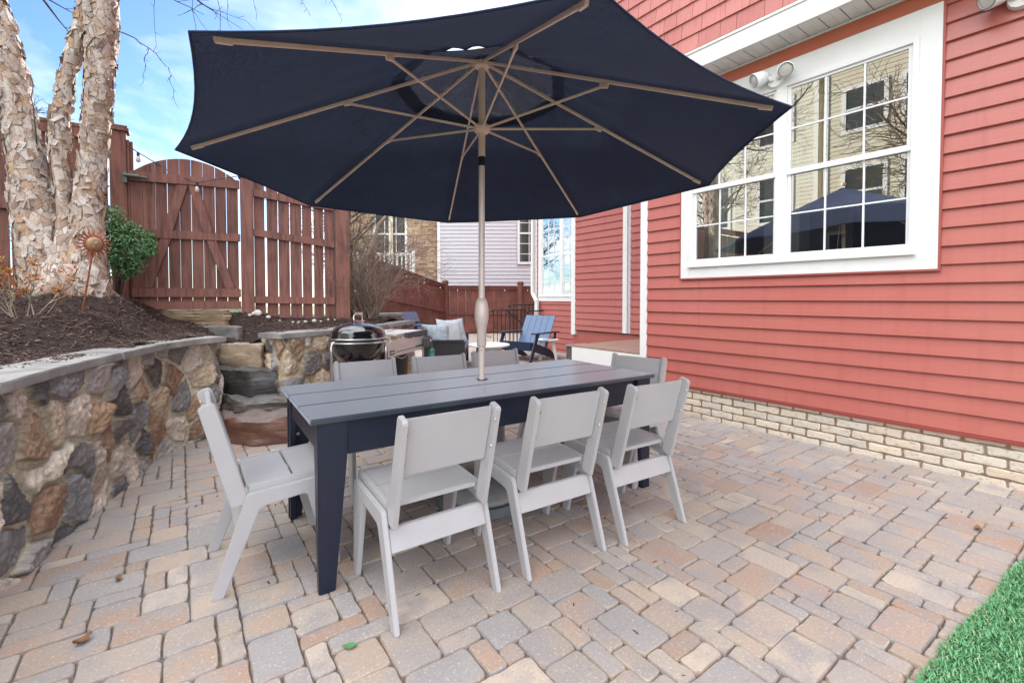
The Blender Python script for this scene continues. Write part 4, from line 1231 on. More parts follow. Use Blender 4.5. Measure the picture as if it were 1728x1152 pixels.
for r in range(12):
    z = 3.586 + r * .152; y = -1.0 + rg.uniform(0, .1)
    while y < 3.70:
        w = rg.uniform(.13, .24); y1 = min(3.70, y + w)
        t0 = .020 + rg.uniform(-.002, .002)
        mb.hexa([(UXF - t0, y, z), (UXF + .01, y, z), (UXF + .01, y1 - .004, z), (UXF - t0, y1 - .004, z), (UXF - .004, y, z + .17), (UXF + .01, y, z + .17), (UXF + .01, y1 - .004, z + .17), (UXF - .004, y1 - .004, z + .17)])
        y = y1
part(mb, 'shake_wall', MT['shake'])
mb = MB(); mb.box(UXF + .0205, 7.2, -6, 3.71, 3.6, 9.3); part(mb, 'upper_wall', MT['red'])

# main window
def double_window(name_parent, X, spec, mats=MT):
    """spec: frame Y/Z extents and sashes; faces -X"""
    pass
win = empty('window'); win.parent = house; win.location = (0, 0, 0)
def wpart(mb, name, mat, parent=win, **kw):
    o = mb.build(name, mat, None, **kw); o.parent = parent
    if parent is win: o.matrix_parent_inverse = Matrix.Translation(-house.location)
    return o
FY0, FY1, FZ0, FZ1 = .987, 2.800, 1.545, 3.077
mb = MB()
mb.box(HX - .034, HX + .03, WY0, FY0, WZ0, WZ1); mb.box(HX - .034, HX + .03, FY1, WY1, WZ0, WZ1)
mb.box(HX - .0335, HX + .03, FY0, FY1, WZ0, FZ0); mb.box(HX - .0335, HX + .03, FY0, FY1, FZ1, WZ1)
wpart(mb, 'trim', MT['white'], bevel=.002)
mb = MB()
fr = HX - .046
for y0, y1, z0, z1 in ((FY0, FY0 + .036, FZ0, FZ1), (FY1 - .036, FY1, FZ0, FZ1), (FY0 + .036, FY1 - .036, FZ1 - .030, FZ1), (FY0 + .036, FY1 - .036, FZ0, FZ0 + .032), (1.866, 1.952, FZ0 + .032, FZ1 - .030)):
    mb.box(fr, HX + .08, y0, y1, z0, z1)
mb.box(fr - .014, fr - .0005, FY0 - .004, FY1 + .004, FZ0 - .008, FZ0 + .018)
wpart(mb, 'frame', MT['white'], bevel=.002)
for y0, y1 in ((1.024, 1.865), (1.953, 2.763)):
    for z0, z1, dx in ((FZ0 + .033, 2.335, .018), (2.290, FZ1 - .031, .0)):
        xs = HX - .03 + dx * 1.0
        up = z0 > 2
        s = .026
        mb = MB()
        zb = .045 if up else .042
        mb.box(xs, xs + .03, y0, y0 + s, z0, z1); mb.box(xs, xs + .03, y1 - s, y1, z0, z1)
        mb.box(xs + .0005, xs + .0295, y0 + s, y1 - s, z0, z0 + zb); mb.box(xs + .0005, xs + .0295, y0 + s, y1 - s, z1 - (.022 if up else .045), z1)
        sa = wpart(mb, 'sash', MT['vinyl'], bevel=.002)
        g0, g1, h0, h1 = y0 + s, y1 - s, z0 + zb, z1 - (.022 if up else .045)
        mb = MB(); mb.add([(xs + .012, g0, h0), (xs + .012, g1, h0), (xs + .012, g1, h1), (xs + .012, g0, h1)], [(0, 1, 2, 3)])
        wpart(mb, 'pane', MT['glass'], sa)
        mb = MB()
        for k in (1, 2): yy = g0 + (g1 - g0) * k / 3; mb.box(xs + .004, xs + .011, yy - .006, yy + .006, h0, h1)
        zz = (h0 + h1) / 2; mb.box(xs + .0038, xs + .0112, g0, g1, zz - .006, zz + .006)
        wpart(mb, 'muntins', MT['vinyl'], sa)
# the room behind the glass
rm = MB()
x0, x1, y0, y1, z0, z1 = HX + .09, 7.1, -.6, 3.34, .4, 3.36
rm.add([(x1, y0, z0), (x1, y1, z0), (x1, y1, z1), (x1, y0, z1)], [(0, 1, 2, 3)])
rm.add([(x0, y0, z0), (x1, y0, z0), (x1, y1, z0), (x0, y1, z0)], [(0, 1, 2, 3)])
rm.add([(x0, y0, z1), (x1, y0, z1), (x1, y1, z1), (x0, y1, z1)], [(0, 1, 2, 3)])
rm.add([(x0, y0, z0), (x1, y0, z0), (x1, y0, z1), (x0, y0, z1)], [(0, 1, 2, 3)])
rm.add([(x0, y1, z0), (x1, y1, z0), (x1, y1, z1), (x0, y1, z1)], [(0, 1, 2, 3)])
wpart(rm, 'room', MT['interior'])
mb = MB(); mb.box(6.3, 6.7, .3, 2.0, .42, 2.3); wpart(mb, 'room_cabinet', MT['interior_dark'])
mb = MB(); mb.box(5.9, 6.2, 2.4, 2.8, .42, 3.3); mb.box(5.2, 5.3, 2.95, 3.3, .42, 3.3); wpart(mb, 'room_column', MT['white'])
mb = MB(); mb.box(6.25, 6.27, 2.05, 2.25, 1.75, 2.0); wpart(mb, 'picture_frame', MT['white'])
mb = MB(); mb.box(6.24, 6.249, 2.09, 2.21, 1.79, 1.96); wpart(mb, 'picture', MT['interior_dark'])
mb = MB()
for k in range(16): y = 2.48 + k * .018; mb.box(4.62 + .012 * (k % 2), 4.65 + .012 * (k % 2), y, y + .018, 1.3, 3.2)
wpart(mb, 'curtain', MT['curtain'])

# recessed wall B beside the deck, and wall C with its window
BX = 6.49
mb = MB(); siding(mb, (BX, 0), (0, 1), (-1, 0), 3.43, 5.33, .60, 6.5); siding(mb, (BX, 0), (0, 1), (-1, 0), 5.50, 6.70, .60, 6.5); part(mb, 'recess_siding', MT['red'])
mb = MB(); mb.box(BX - .020, BX + .1, 6.701, 6.815, .50, 6.5); part(mb, 'corner_board', MT['white'], bevel=.003)
mb = MB(); mb.box(BX - .022, BX + .02, 5.40, 5.499, .60, 4.2); part(mb, 'door_casing', MT['white'], bevel=.003)
mb = MB(); mb.box(BX + .0, BX + .03, 5.331, 5.3995, .60, 4.2); part(mb, 'lavender_strip', MT['lavender'])  # plain lavender strip between the siding and the white casing
mb = MB(); mb.box(BX + .101, 7.8, 6.79, 6.81, -.05, 6.5); mb.box(BX + .03, 7.8, 3.43, 6.785, -.05, .58); part(mb, 'return_wall', MT['red'])
CX = 7.2
cy0, cy1, cz0, cz1 = 7.06, 8.69, 1.15, 3.30
mb = MB()
for a0, a1, z0, z1 in ((6.82, 8.76, -.05, cz0), (8.70, 8.76, cz0, cz1), (6.82, cy0, cz0, cz1), (6.82, 8.76, cz1, 6.5)): siding(mb, (CX, 0), (0, 1), (-1, 0), a0, a1, z0, z1)
part(mb, 'back_siding', MT['red'])
mb = MB(); mb.box(CX - .020, CX + .1, 8.761, 8.85, -.05, 6.5); part(mb, 'corner_board', MT['white'], bevel=.003)
mb = MB(); mb.box(CX + .101, 7.8, 8.80, 8.84, -.05, 6.5); part(mb, 'return_wall', MT['red'])
mb = MB(); mb.box(7.8, 12.5, -6.1, 8.845, -.05, 9.3); mb.box(7.2, 7.799, -6.1, 3.35, -.05, 9.3); mb.box(6.62, 7.799, 3.46, 6.78, 3.0, 9.3); mb.box(7.32, 7.799, 6.83, 8.79, 6.5, 9.3); part(mb, 'rear_block', MT['red'])
mb = MB(); mb.prism([(3.9, 9.31), (12.8, 9.31), (8.3, 11.2)], (0, 0, 0), (1, 0, 0), (0, 0, 1), (0, 1, 0), -6.4, 9.1); part(mb, 'roof', MT['roof'])

w2 = empty('window'); w2.parent = house
def w2p(mb, name, mat, parent=w2, **kw):
    o = mb.build(name, mat, None, **kw); o.parent = parent
    if parent is w2: o.matrix_parent_inverse = Matrix.Translation(-house.location)
    return o
mb = MB(); fy0, fy1, fz0, fz1 = cy0 + .11, cy1 - .10, cz0 + .13, cz1 - .14
mb.box(CX - .034, CX + .02, cy0, fy0, cz0, cz1); mb.box(CX - .034, CX + .02, fy1, cy1, cz0, cz1); mb.box(CX - .0335, CX + .02, fy0, fy1, cz0, fz0); mb.box(CX - .0335, CX + .02, fy0, fy1, fz1, cz1)
mb.box(CX - .05, CX - .0345, cy0, cy1, cz0 + .10, cz0 + .13)
w2p(mb, 'trim', MT['white'], bevel=.002)
mb = MB()
for y0, y1 in ((7.83, 7.91), (fy1 - .03, fy1), (fy0, fy0 + .03)): mb.box(CX - .03, CX + .03, y0, y1, fz0, fz1)
w2p(mb, 'frame', MT['vinyl'])
for y0, y1 in ((7.911, fy1 - .031), (fy0 + .031, 7.829)):
    zm = 2.21
    for z0, z1, dx in ((fz0, zm + .02, .012), (zm - .02, fz1, 0)):
        xs = CX - .025 + dx; mb = MB()
        mb.box(xs, xs + .03, y0, y0 + .025, z0, z1); mb.box(xs, xs + .03, y1 - .025, y1, z0, z1)
        mb.box(xs + .0005, xs + .029, y0 + .025, y1 - .025, z0, z0 + .04); mb.box(xs + .0005, xs + .029, y0 + .025, y1 - .025, z1 - .035, z1)
        sa = w2p(mb, 'sash', MT['vinyl'])
        g0, g1, h0, h1 = y0 + .025, y1 - .025, z0 + .04, z1 - .035
        mb = MB(); mb.add([(xs + .012, g0, h0), (xs + .012, g1, h0), (xs + .012, g1, h1), (xs + .012, g0, h1)], [(0, 1, 2, 3)]); w2p(mb, 'pane', MT['glass'], sa)
        mb = MB()
        for k in (1, 2): yy = g0 + (g1 - g0) * k / 3; mb.box(xs + .003, xs + .011, yy - .009, yy + .009, h0, h1)
        for k in (1, 2): zz = h0 + (h1 - h0) * k / 3; mb.box(xs + .0028, xs + .0112, g0, g1, zz - .009, zz + .009)
        w2p(mb, 'muntins', MT['vinyl'], sa)
mb = MB(); mb.box(7.72, 7.75, 6.85, 8.75, .3, 3.4); w2p(mb, 'room', MT['interior'])
mb = MB()
for k in range(14): y = 7.95 + k * .02; mb.box(7.40 + .01 * (k % 2), 7.42 + .01 * (k % 2), y, y + .02, 1.2, 3.2)
w2p(mb, 'curtain', MT['curtain'])
# downspout with its elbows
mb = MB()
def dsp(pts, w=.085, h=.065):
    for a, b in zip(pts[:-1], pts[1:]): mb.bar(a, b, w, h, up=(1, 0, .01))
dsp([(7.13, 8.86, 5.5), (7.13, 8.86, 1.33)]); dsp([(7.13, 8.86, 1.34), (7.10, 8.66, 1.14)]); dsp([(7.11, 8.66, 1.15), (7.11, 8.66, .62)])
part(mb, 'downspout', MT['white'], bevel=.008)

# flood light over the window
def security_light(loc, name_label):
    t = empty('security_light', loc, 0, name_label, 'light'); t.scale = (1.08, 1.08, 1.08)
    mb = MB(); mb.tube([(.0, 0, 0), (-.035, 0, 0)], [.062, .055], 24); mb.build('base_plate', MT['vinyl'], t, smooth=True)
    for s, aim in ((-1, Vector((-.80, -.42, -.42))), (1, Vector((-.75, .55, -.35)))):
        c = Vector((-.085, s * .100, .030))
        mb = MB(); mb.tube([(-.03, s * .02, .0), (-.055, s * .05, .03), (-.07, s * .08, .04)], [.018, .018, .016], 12); mb.tube([(-.07, s * .075, .04), c], [.022, .022], 12)
        mb.build('arm', MT['vinyl'], t, smooth=True)
        q = aim.normalized().to_track_quat('Z', 'Y').to_matrix().to_4x4(); M = Matrix.Translation(c) @ q
        mb = MB(); mb.lathe([(.0, -.075), (.028, -.072), (.046, -.055), (.055, -.02), (.058, .045), (.052, .05), (.05, .042)], (0, 0, 0), 28, caps=False); mb.v = [tuple(M @ Vector(v)) for v in mb.v]
        hd = mb.build('lamp_head', MT['vinyl'], t, smooth=True)
        mb = MB(); mb.lathe([(.0525, .043), (.0525, .052), (.0485, .052)], (0, 0, 0), 28, caps=False); mb.v = [tuple(M @ Vector(v)) for v in mb.v]; mb.build('rim', MT['darkgrey'], hd, smooth=True)
        mb = MB(); mb.lathe([(0, .051), (.025, .050), (.049, .044)], (0, 0, 0), 28, caps=False); mb.v = [tuple(M @ Vector(v)) for v in mb.v]; mb.build('lens', MT['bulb'], hd, smooth='all')
    return t
security_light((4.316, 1.955, 3.125), 'white twin-headed flood light mounted above the big window')
security_light((4.330, .50, 3.10), 'white flood light cut off at the top right edge of the picture')

# deck with its white riser
dk = empty('deck', (4.35, 3.43, 0), 0, 'small raised deck with a white riser tucked beside the red house corner', 'deck')
mb = MB(); mb.box(4.345, 4.37, 3.43, 4.56, .14, .572); part(mb, 'riser', MT['white'], dk, bevel=.003)
mb = MB(); x = 4.345
while x < 6.45:
    mb.box(x, x + .134, 3.43, 4.575, .573, .60); x += .14
part(mb, 'deck_boards', MT['deck'], dk, bevel=.003)
mb = MB(); mb.box(4.38, 6.45, 3.44, 4.55, -.02, .139); part(mb, 'plinth', MT['brick'], dk)
mb = MB(); mb.box(4.40, 6.46, 3.44, 4.545, .1395, .5725); part(mb, 'joists', MT['deck_dark'], dk)
lowd = empty('deck_step', (5.6, 5.5, 0), 0, 'low dark-sided deck step between the white riser and the blue chair', 'deck step')
mb = MB(); y = 4.60
while y < 6.35:
    mb.box(5.95, 6.46, y, y + .134, .33, .355); y += .14
part(mb, 'deck_boards', simple('grey_deck', (.30, .29, .27), .7, var=.2), lowd)
mb = MB(); mb.box(5.98, 6.45, 4.62, 6.42, -.02, .329); part(mb, 'skirt', MT['deck_dark'], lowd)

# --------------------------------------------------------- neighbour houses
nb = empty('lavender_house', (7.879, 15.336, 0), math.atan2(13.196 - 15.336, 10.792 - 7.879), 'pale lavender sided house with stone-faced wing beyond the far fence', 'house')
# local x runs along its face to the right, local y goes away from the camera
mb = MB(); siding(mb, (0, 0), (1, 0), (0, -1), .12, 2.90, .3, 6.6, base=.3, exp=.136); siding(mb, (0, 0), (1, 0), (0, -1), 3.8, 9.0, .3, 6.6, base=.3, exp=.136); siding(mb, (0, 0), (1, 0), (0, -1), 2.9, 3.8, .3, 2.4, base=.3, exp=.136)
mb.build('siding', MT['lavender'], nb)
mb = MB(); mb.box(0, .119, -.03, .1, 0, 6.6); mb.build('corner_board', MT['white'], nb)
mb = MB(); mb.box(-3.9, 9, .03, 7, 0, 6.6); mb.build('wall', MT['lavender'], nb)
mb = MB(); mb.prism([(-.4, 6.61), (7.5, 6.61), (3.5, 7.7)], (-4.3, 0, 0), (0, 1, 0), (0, 0, 1), (1, 0, 0), 0, 13.8); mb.build('roof', MT['roof'], nb)
def far_window(parent, x0, x1, z0, z1, y, cols=3, rows=4, blinds=False):
    mb = MB(); s = .09
    mb.box(x0, x0 + s, y - .05, y, z0, z1); mb.box(x1 - s, x1, y - .05, y, z0, z1); mb.box(x0 + s, x1 - s, y - .05, y, z0, z0 + s); mb.box(x0 + s, x1 - s, y - .05, y, z1 - s, z1)
    zm = (z0 + z1) / 2; mb.box(x0 + s, x1 - s, y - .045, y - .001, zm - .03, zm + .03)
    w = mb.build('window', MT['white'], parent)
    mb = MB(); mb.box(x0 + s, x1 - s, y - .02, y - .002, z0 + s, z1 - s); mb.build('pane', MT['dimglass'], w)
    mb = MB()
    for k in range(1, cols): xx = x0 + (x1 - x0) * k / cols; mb.box(xx - .012, xx + .012, y - .03, y - .021, z0 + s, z1 - s)
    for k in range(1, rows): zz = z0 + (z1 - z0) * k / rows; mb.box(x0 + s, x1 - s, y - .0305, y - .0212, zz - .012, zz + .012)
    mb.build('muntins', MT['white'], w)
    return w
far_window(nb, 2.92, 3.78, 2.45, 4.7, -.012, 2, 6)
# stone-faced wing on the left
mb = MB(); rg = random.Random(12)
z = .3
while z < 5.6:
    h = rg.uniform(.05, .10); x = -3.9
    while x < -.02:
        w = rg.uniform(.10, .32); x1 = min(-.02, x + w)
        hole = (-2.35 < (x + x1) / 2 < -1.05 and 1.9 < z < 5.2)
        if not hole: mb.box(x, x1 - .008, -.05 + rg.uniform(-.02, .012), .029, z, z + h - .008)
        x = x1
    z += h
sm = newmat('ledgestone'); mm, nt_, b_, o_ = sm
nt_.links.new(ramp(nt_, island(nt_), [(0, (.28, .17, .10)), (.3, (.46, .32, .20)), (.55, (.34, .25, .18)), (.8, (.55, .42, .29)), (1, (.22, .19, .18))]), b_.inputs['Base Color']); b_.inputs['Roughness'].default_value = .9
mb.build('stone_facing', mm, nb)
far_window(nb, -2.32, -1.08, 2.0, 5.1, .02, 3, 4)
mb = MB(); mb.box(-1.75, -1.60, -.06, -.0, 1.9, 5.2); mb.build('window_post', MT['tan'], nb)
# balcony rail
mb = MB(); mb.box(-2.7, -.62, -.95, -.88, 2.70, 2.78); mb.box(-.72, -.62, -.96, -.87, 1.5, 2.86); mb.box(-2.7, -.62, -.94, -.89, 1.75, 1.80)
for k in range(13): x = -2.6 + k * .15; mb.box(x, x + .045, -.935, -.895, 1.801, 2.70)
mb.build('balcony_rail', MT['white'], nb)
mb = MB(); mb.box(-2.8, -.6, -1.0, -.06, 1.45, 1.6); mb.build('balcony_floor', MT['cream'], nb)

def opposite_house(loc, y0, y1, h, mat, label, wins, gable):
    t = empty('opposite_house', loc, 0, label, 'house', 'houses reflected in the big window')
    X = loc[0]
    def p(mb, n, m, par=t, **k):
        o = mb.build(n, m, par, **k)
        if par is t: o.matrix_parent_inverse = Matrix.Translation(-Vector(loc))
        return o
    mb = MB(); siding(mb, (X, 0), (0, 1), (1, 0), y0, y1, 0, h, base=0, exp=.16); mb.box(X - 6, X - .013, y0, y1, 0, h); p(mb, 'wall', mat)
    mb = MB()
    mb.box(X - .02, X + .06, y0, y0 + .15, 0, h); mb.box(X - .02, X + .06, y1 - .15, y1, 0, h); mb.box(X - .02, X + .05, y0 + .15, y1 - .15, 3.1, 3.35); mb.box(X - .02, X + .45, y0 - .3, y1 + .3, h, h + .28)
    p(mb, 'trim_boards', MT['white'])
    for (a, b, c, d) in wins:
        mb = MB(); s = .13
        mb.box(X, X + .06, a - s, a, c - s, d + s); mb.box(X, X + .06, b, b + s, c - s, d + s); mb.box(X, X + .06, a, b, c - s, c); mb.box(X, X + .06, a, b, d, d + s); mb.box(X, X + .055, a, b, (c + d) / 2 - .04, (c + d) / 2 + .04)
        mb.box(X, X + .05, (a + b) / 2 - .02, (a + b) / 2 + .02, c, d)
        w = p(mb, 'window', MT['white'])
        mb = MB(); mb.box(X + .005, X + .03, a, b, c, d); o = mb.build('pane', MT['dimglass'], w)
    mb = MB(); mb.prism([(.6, h + .29), (-7, h + .29), (-3.2, h + 2.6)], (X, 0, 0), (1, 0, 0), (0, 0, 1), (0, 1, 0), y0 - .4, y1 + .4); p(mb, 'roof', MT['roof'])
    if gable:
        c = (y0 + y1) / 2
        mb = MB(); mb.prism([(c - 2.2, h + .285), (c + 2.2, h + .285), (c, h + 2.1)], (X, 0, 0), (0, 1, 0), (0, 0, 1), (1, 0, 0), -2, .42); p(mb, 'gable', mat)
        mb = MB(); mb.bar((X + .46, c - 2.5, h + .2), (X + .46, c, h + 2.25), .1, .22, up=(1, 0, 0)); mb.bar((X + .46, c + 2.5, h + .2), (X + .46, c, h + 2.25), .1, .22, up=(1, 0, 0)); p(mb, 'gable_trim', MT['white'])
opposite_house((-11.0, 5, 0), -3.0, 7.2, 9.6, MT['tan'], 'tan three-storey house mirrored in the right half of the big window',
               [(-1.6, -.3, 4.2, 5.8), (1.2, 2.4, 4.2, 5.8), (3.6, 4.8, 4.2, 5.8), (5.4, 6.5, 4.2, 5.8), (-1.6, -.3, 7.2, 8.6), (1.2, 2.4, 7.2, 8.6), (3.6, 4.8, 7.2, 8.6), (5.4, 6.5, 7.2, 8.6), (1.0, 2.6, 1.0, 2.7), (4.2, 6.0, 1.0, 2.7)], True)
opposite_house((-11.6, 12, 0), 7.6, 17.5, 10.2, MT['cream'], 'cream three-storey house mirrored in the left half of the big window',
               [(8.6, 9.8, 4.4, 6.2), (11.2, 12.4, 4.4, 6.2), (13.6, 14.8, 4.4, 6.2), (8.6, 9.8, 7.6, 9.2), (11.2, 12.4, 7.6, 9.2), (13.6, 14.8, 7.6, 9.2), (8.6, 10.2, 1.2, 2.8), (12.0, 13.8, 1.2, 2.8)], False)

# -------------------------------------------------------------------- fences
def boards_run(mb, o, d, nrm, s0, s1, zb, zt, w=.135, gap=.012, th=.018, rg=random, knots=True):
    """vertical boards from s0 to s1 along d; zb, zt are functions of s"""
    o = Vector(o); d = Vector(d); nrm = Vector(nrm); s = s0
    while s < s1 - .03:
        ww = min(w * rg.uniform(.93, 1.05), s1 - s); a, b = s, s + ww - gap * rg.uniform(.35, 1.5)
        if s1 - s < w * 1.2: b = s1
        jt = rg.uniform(-.004, .004); lean = rg.uniform(-.004, .004)
        p = []
        for z_, e in ((zb, 0), (zt, lean)):
            for (q, n) in ((a, -th / 2), (b, -th / 2), (b, th / 2), (a, th / 2)):
                v = o + d * (q + e) + nrm * (n + jt); v.z = z_(q); p.append(v)
        mb.hexa(p); s += ww
GO = Vector((-.334, 6.45, 0)); GD = Vector((.987, -.158, 0)).normalized(); GN = Vector((GD.y, -GD.x, 0))  # GN towards the camera
gate = empty('wooden_gate', GO, math.atan2(GD.y, GD.x), 'reddish brown board gate with arched top and A-shaped braces above the stone steps', 'gate')
def gl(o): return o
X_, Y_, Z_ = V(1, 0, 0), V(0, -1, 0), V(0, 0, 1)   # local: x along, -y to the camera
rg = random.Random(31)
arch = lambda s: 2.545 + .225 * max(0, 1 - ((s - .515) / .515) ** 2) ** .9
mb = MB(); s = .012
while s < 1.0:
    w = .112 * rg.uniform(.95, 1.08); b = min(s + w, 1.022)
    g = rg.choice([.004, .007, .009, .006])
    n = 4; top = [(s + (b - g - s) * k / n, arch(s + (b - g - s) * k / n)) for k in range(n + 1)]
    poly = [(s, 1.115), (b - g, 1.115)] + top[::-1]
    mb.prism(poly, (0, 0, 0), (1, 0, 0), (0, 0, 1), (0, 1, 0), -.009 + rg.uniform(-.003, .003), .010)
    s = b + .0
mb.build('boards', MT['fence'], gate, fix=True)
for z0, z1, sl in ((1.235, 1.335, .0), (1.875, 1.965, .005), (2.475, 2.575, .012)):
    mb = MB(); mb.hexa([(.012, -.048, z0), (1.02, -.048, z0 + sl), (1.02, -.012, z0 + sl), (.012, -.012, z0), (.012, -.048, z1), (1.02, -.048, z1 + sl), (1.02, -.012, z1 + sl), (.012, -.012, z1)])
    mb.build('rail', MT['fence'], gate, bevel=.004)
for a, b in (((.14, 1.337), (.315, 1.874)), ((.335, 1.966), (.475, 2.474)), ((.915, 1.337), (.74, 1.874)), ((.71, 1.968), (.575, 2.474))):
    mb = MB(); w = .048
    mb.prism([(a[0] - w, a[1]), (a[0] + w, a[1]), (b[0] + w, b[1]), (b[0] - w, b[1])], (0, 0, 0), (1, 0, 0), (0, 0, 1), (0, -1, 0), .012, .046); mb.build('brace', MT['fence'], gate, bevel=.004, fix=True)
mb = MB(); mb.box(.10, 1.02, -.034, -.0125, 1.10, 1.19); mb.build('kick_board', MT['fence'], gate, bevel=.003)
mb = MB(); mb.tube([(-.03, -.075, 2.52), (.10, -.075, 2.515)], .020, 10); mb.tube([(.10, -.075, 2.515), (.17, -.07, 2.51)], .012, 8); mb.box(-.035, .0, -.08, -.03, 2.44, 2.56)
mb.build('gate_closer', simple('verdigris_steel', (.09, .11, .10), .5, .3), gate, smooth=True)

gp = empty('fence_post', GO + GD * 1.092, math.atan2(GD.y, GD.x), 'square brown post between the arched gate and the fence panel', 'post', 'square timber fence posts')
mb = MB(); mb.box(-.066, .066, -.075, .06, .95, 2.62); mb.build('shaft', MT['fence'], gp, bevel=.006)
mb = MB(); mb.box(-.085, .085, -.095, .08, 2.62, 2.66); mb.build('post_cap', MT['fence'], gp, bevel=.006)
gp2 = empty('fence_post', GO + GD * 2.145, math.atan2(GD.y, GD.x), 'square brown post at the right end of the fence panel, beside the bare bush', 'post', 'square timber fence posts')
mb = MB(); mb.box(-.088, .086, -.08, .07, .88, 2.60); mb.build('shaft', MT['fence'], gp2, bevel=.006)
mb = MB(); mb.box(-.105, .105, -.10, .09, 2.60, 2.64); mb.build('post_cap', MT['fence'], gp2, bevel=.006)
pn = empty('panel_fence', GO + GD * 1.159, math.atan2(GD.y, GD.x), 'brown vertical board fence panel with two rails to the right of the gate', 'fence panel')
mb = MB(); boards_run(mb, (0, 0, 0), (1, 0, 0), (0, -1, 0), .005, .895, lambda s: 1.0 - .04 * s, lambda s: 2.60 - .10 * s, .132, .016, .018, rg); mb.build('boards', MT['fence'], pn)
for z0, dz in ((1.955, -.10), (1.165, -.02), (2.42, -.1)):
    mb = MB(); mb.hexa([(.001, -.05, z0), (.893, -.05, z0 + dz), (.893, -.012, z0 + dz), (.001, -.012, z0), (.001, -.05, z0 + .085), (.893, -.05, z0 + .085 + dz), (.893, -.012, z0 + .085 + dz), (.001, -.012, z0 + .085)]); mb.build('rail', MT['fence'], pn, bevel=.004)

# tall corner post and fence behind the birch
cp = empty('fence_post', (-.415, 6.50, 0), 0, 'tall brown corner post with a moulded cap just right of the birch trunks', 'post', 'square timber fence posts')
mb = MB(); mb.box(-.075, .065, -.07, .07, 1.0, 2.985); mb.build('shaft', MT['fence'], cp, bevel=.006)
mb = MB(); mb.box(.066, .090, -.05, .05, 1.0, 2.91); mb.box(.0905, .118, -.03, .03, 1.0, 2.90); mb.build('side_board', MT['fence'], cp, bevel=.003)
mb = MB(); mb.box(-.10, .09, -.095, .095, 2.985, 3.02); mb.box(-.088, .078, -.083, .083, 3.02, 3.045); mb.build('post_cap', MT['fence'], cp, bevel=.004)
lf = empty('board_fence', (-.50, 6.50, 0), 0, 'brown board fence standing behind the birch trunks at the left', 'fence')
mb = MB(); boards_run(mb, (-4.2, 0, 0), (1, 0, 0), (0, -1, 0), 0, 4.19, lambda s: 1.05, lambda s: 2.80 + .02 * s, .14, .016, .018, rg); mb.build('boards', MT['fence'], lf)
for z0, z1, y0, y1 in ((2.86, 2.96, -.045, -.011), (2.08, 2.20, -.05, -.011), (1.35, 1.45, -.05, -.011)):
    mb = MB(); mb.box(-4.2, .005, y0, y1, z0, z1); mb.build('rail', MT['fence'], lf, bevel=.004)
mb = MB(); mb.box(-4.2, .005, -.05, .05, 2.961, 3.0); mb.build('top_cap', MT['fence'], lf, bevel=.004)

# far fence: a sloping run and a level run meeting at a post
A, Bc, Cc = Vector((4.40, 12.35, 0)), Vector((7.62, 14.25, 0)), Vector((10.6, 12.85, 0))
def far_run(name, P, Q, zb0, zb1, zt0, zt1, label, mid, seed):
    d = (Q - P); L = d.length; d.normalize(); t = empty(name, P, math.atan2(d.y, d.x), label, 'fence')
    r = random.Random(seed); mb = MB()
    lin = lambda a, b: (lambda s: a + (b - a) * s / L)
    boards_run(mb, (0, 0, 0), (1, 0, 0), (0, -1, 0), .02, L - .02, lin(zb0, zb1), lin(zt0 - .06, zt1 - .06), .14, .004, .016, r); mb.build('boards', MT['fence_far'], t)
    for f0, h, y0, y1, nm in ((1, .09, -.05, -.009, 'rail'), (mid, .085, -.05, -.009, 'rail'), (.09, .085, -.05, -.009, 'rail')):
        za, zb = zb0 + (zt0 - zb0) * f0 - h, zb1 + (zt1 - zb1) * f0 - h
        mb = MB(); mb.hexa([(0, y0, za), (L, y0, zb), (L, y1, zb), (0, y1, za), (0, y0, za + h), (L, y0, zb + h), (L, y1, zb + h), (0, y1, za + h)]); mb.build(nm, MT['fence_far'], t)
    mb = MB(); mb.hexa([(0, -.07, zt0), (L, -.07, zt1), (L, .05, zt1), (0, .05, zt0), (0, -.07, zt0 + .035), (L, -.07, zt1 + .035), (L, .05, zt1 + .035), (0, .05, zt0 + .035)]); mb.build('top_cap', MT['fence_far'], t)
far_run('board_fence', A, Bc, .42, -.02, 2.26, 1.64, 'brown fence run sloping down behind the bare bush and grill', .50, 3)
far_run('board_fence', Bc, Cc, -.02, -.02, 1.62, 1.62, 'level brown fence run in front of the lavender house', .46, 4)
def far_post(P, z1, label):
    t = empty('fence_post', P, .4, label, 'post', 'square timber fence posts')
    mb = MB(); mb.box(-.07, .07, -.075, .075, -.03, z1); mb.build('shaft', MT['fence_far'], t, bevel=.006)
    mb = MB(); mb.box(-.10, .10, -.10, .10, z1, z1 + .04); mb.box(-.08, .08, -.08, .08, z1 + .04, z1 + .10); mb.build('post_cap', MT['fence_far'], t, bevel=.01)
cdir = (Vector((0, 0, 0)) - Bc).normalized() * .06
far_post(Bc + cdir, 1.72, 'far corner post where the sloping and level fence runs meet')
far_post(A + cdir, 2.36, 'fence post at the uphill end of the sloping run, behind the bare bush')
far_post(Bc.lerp(Cc, .80) + cdir, 1.70, 'fence post on the level run, just left of the white downspout')

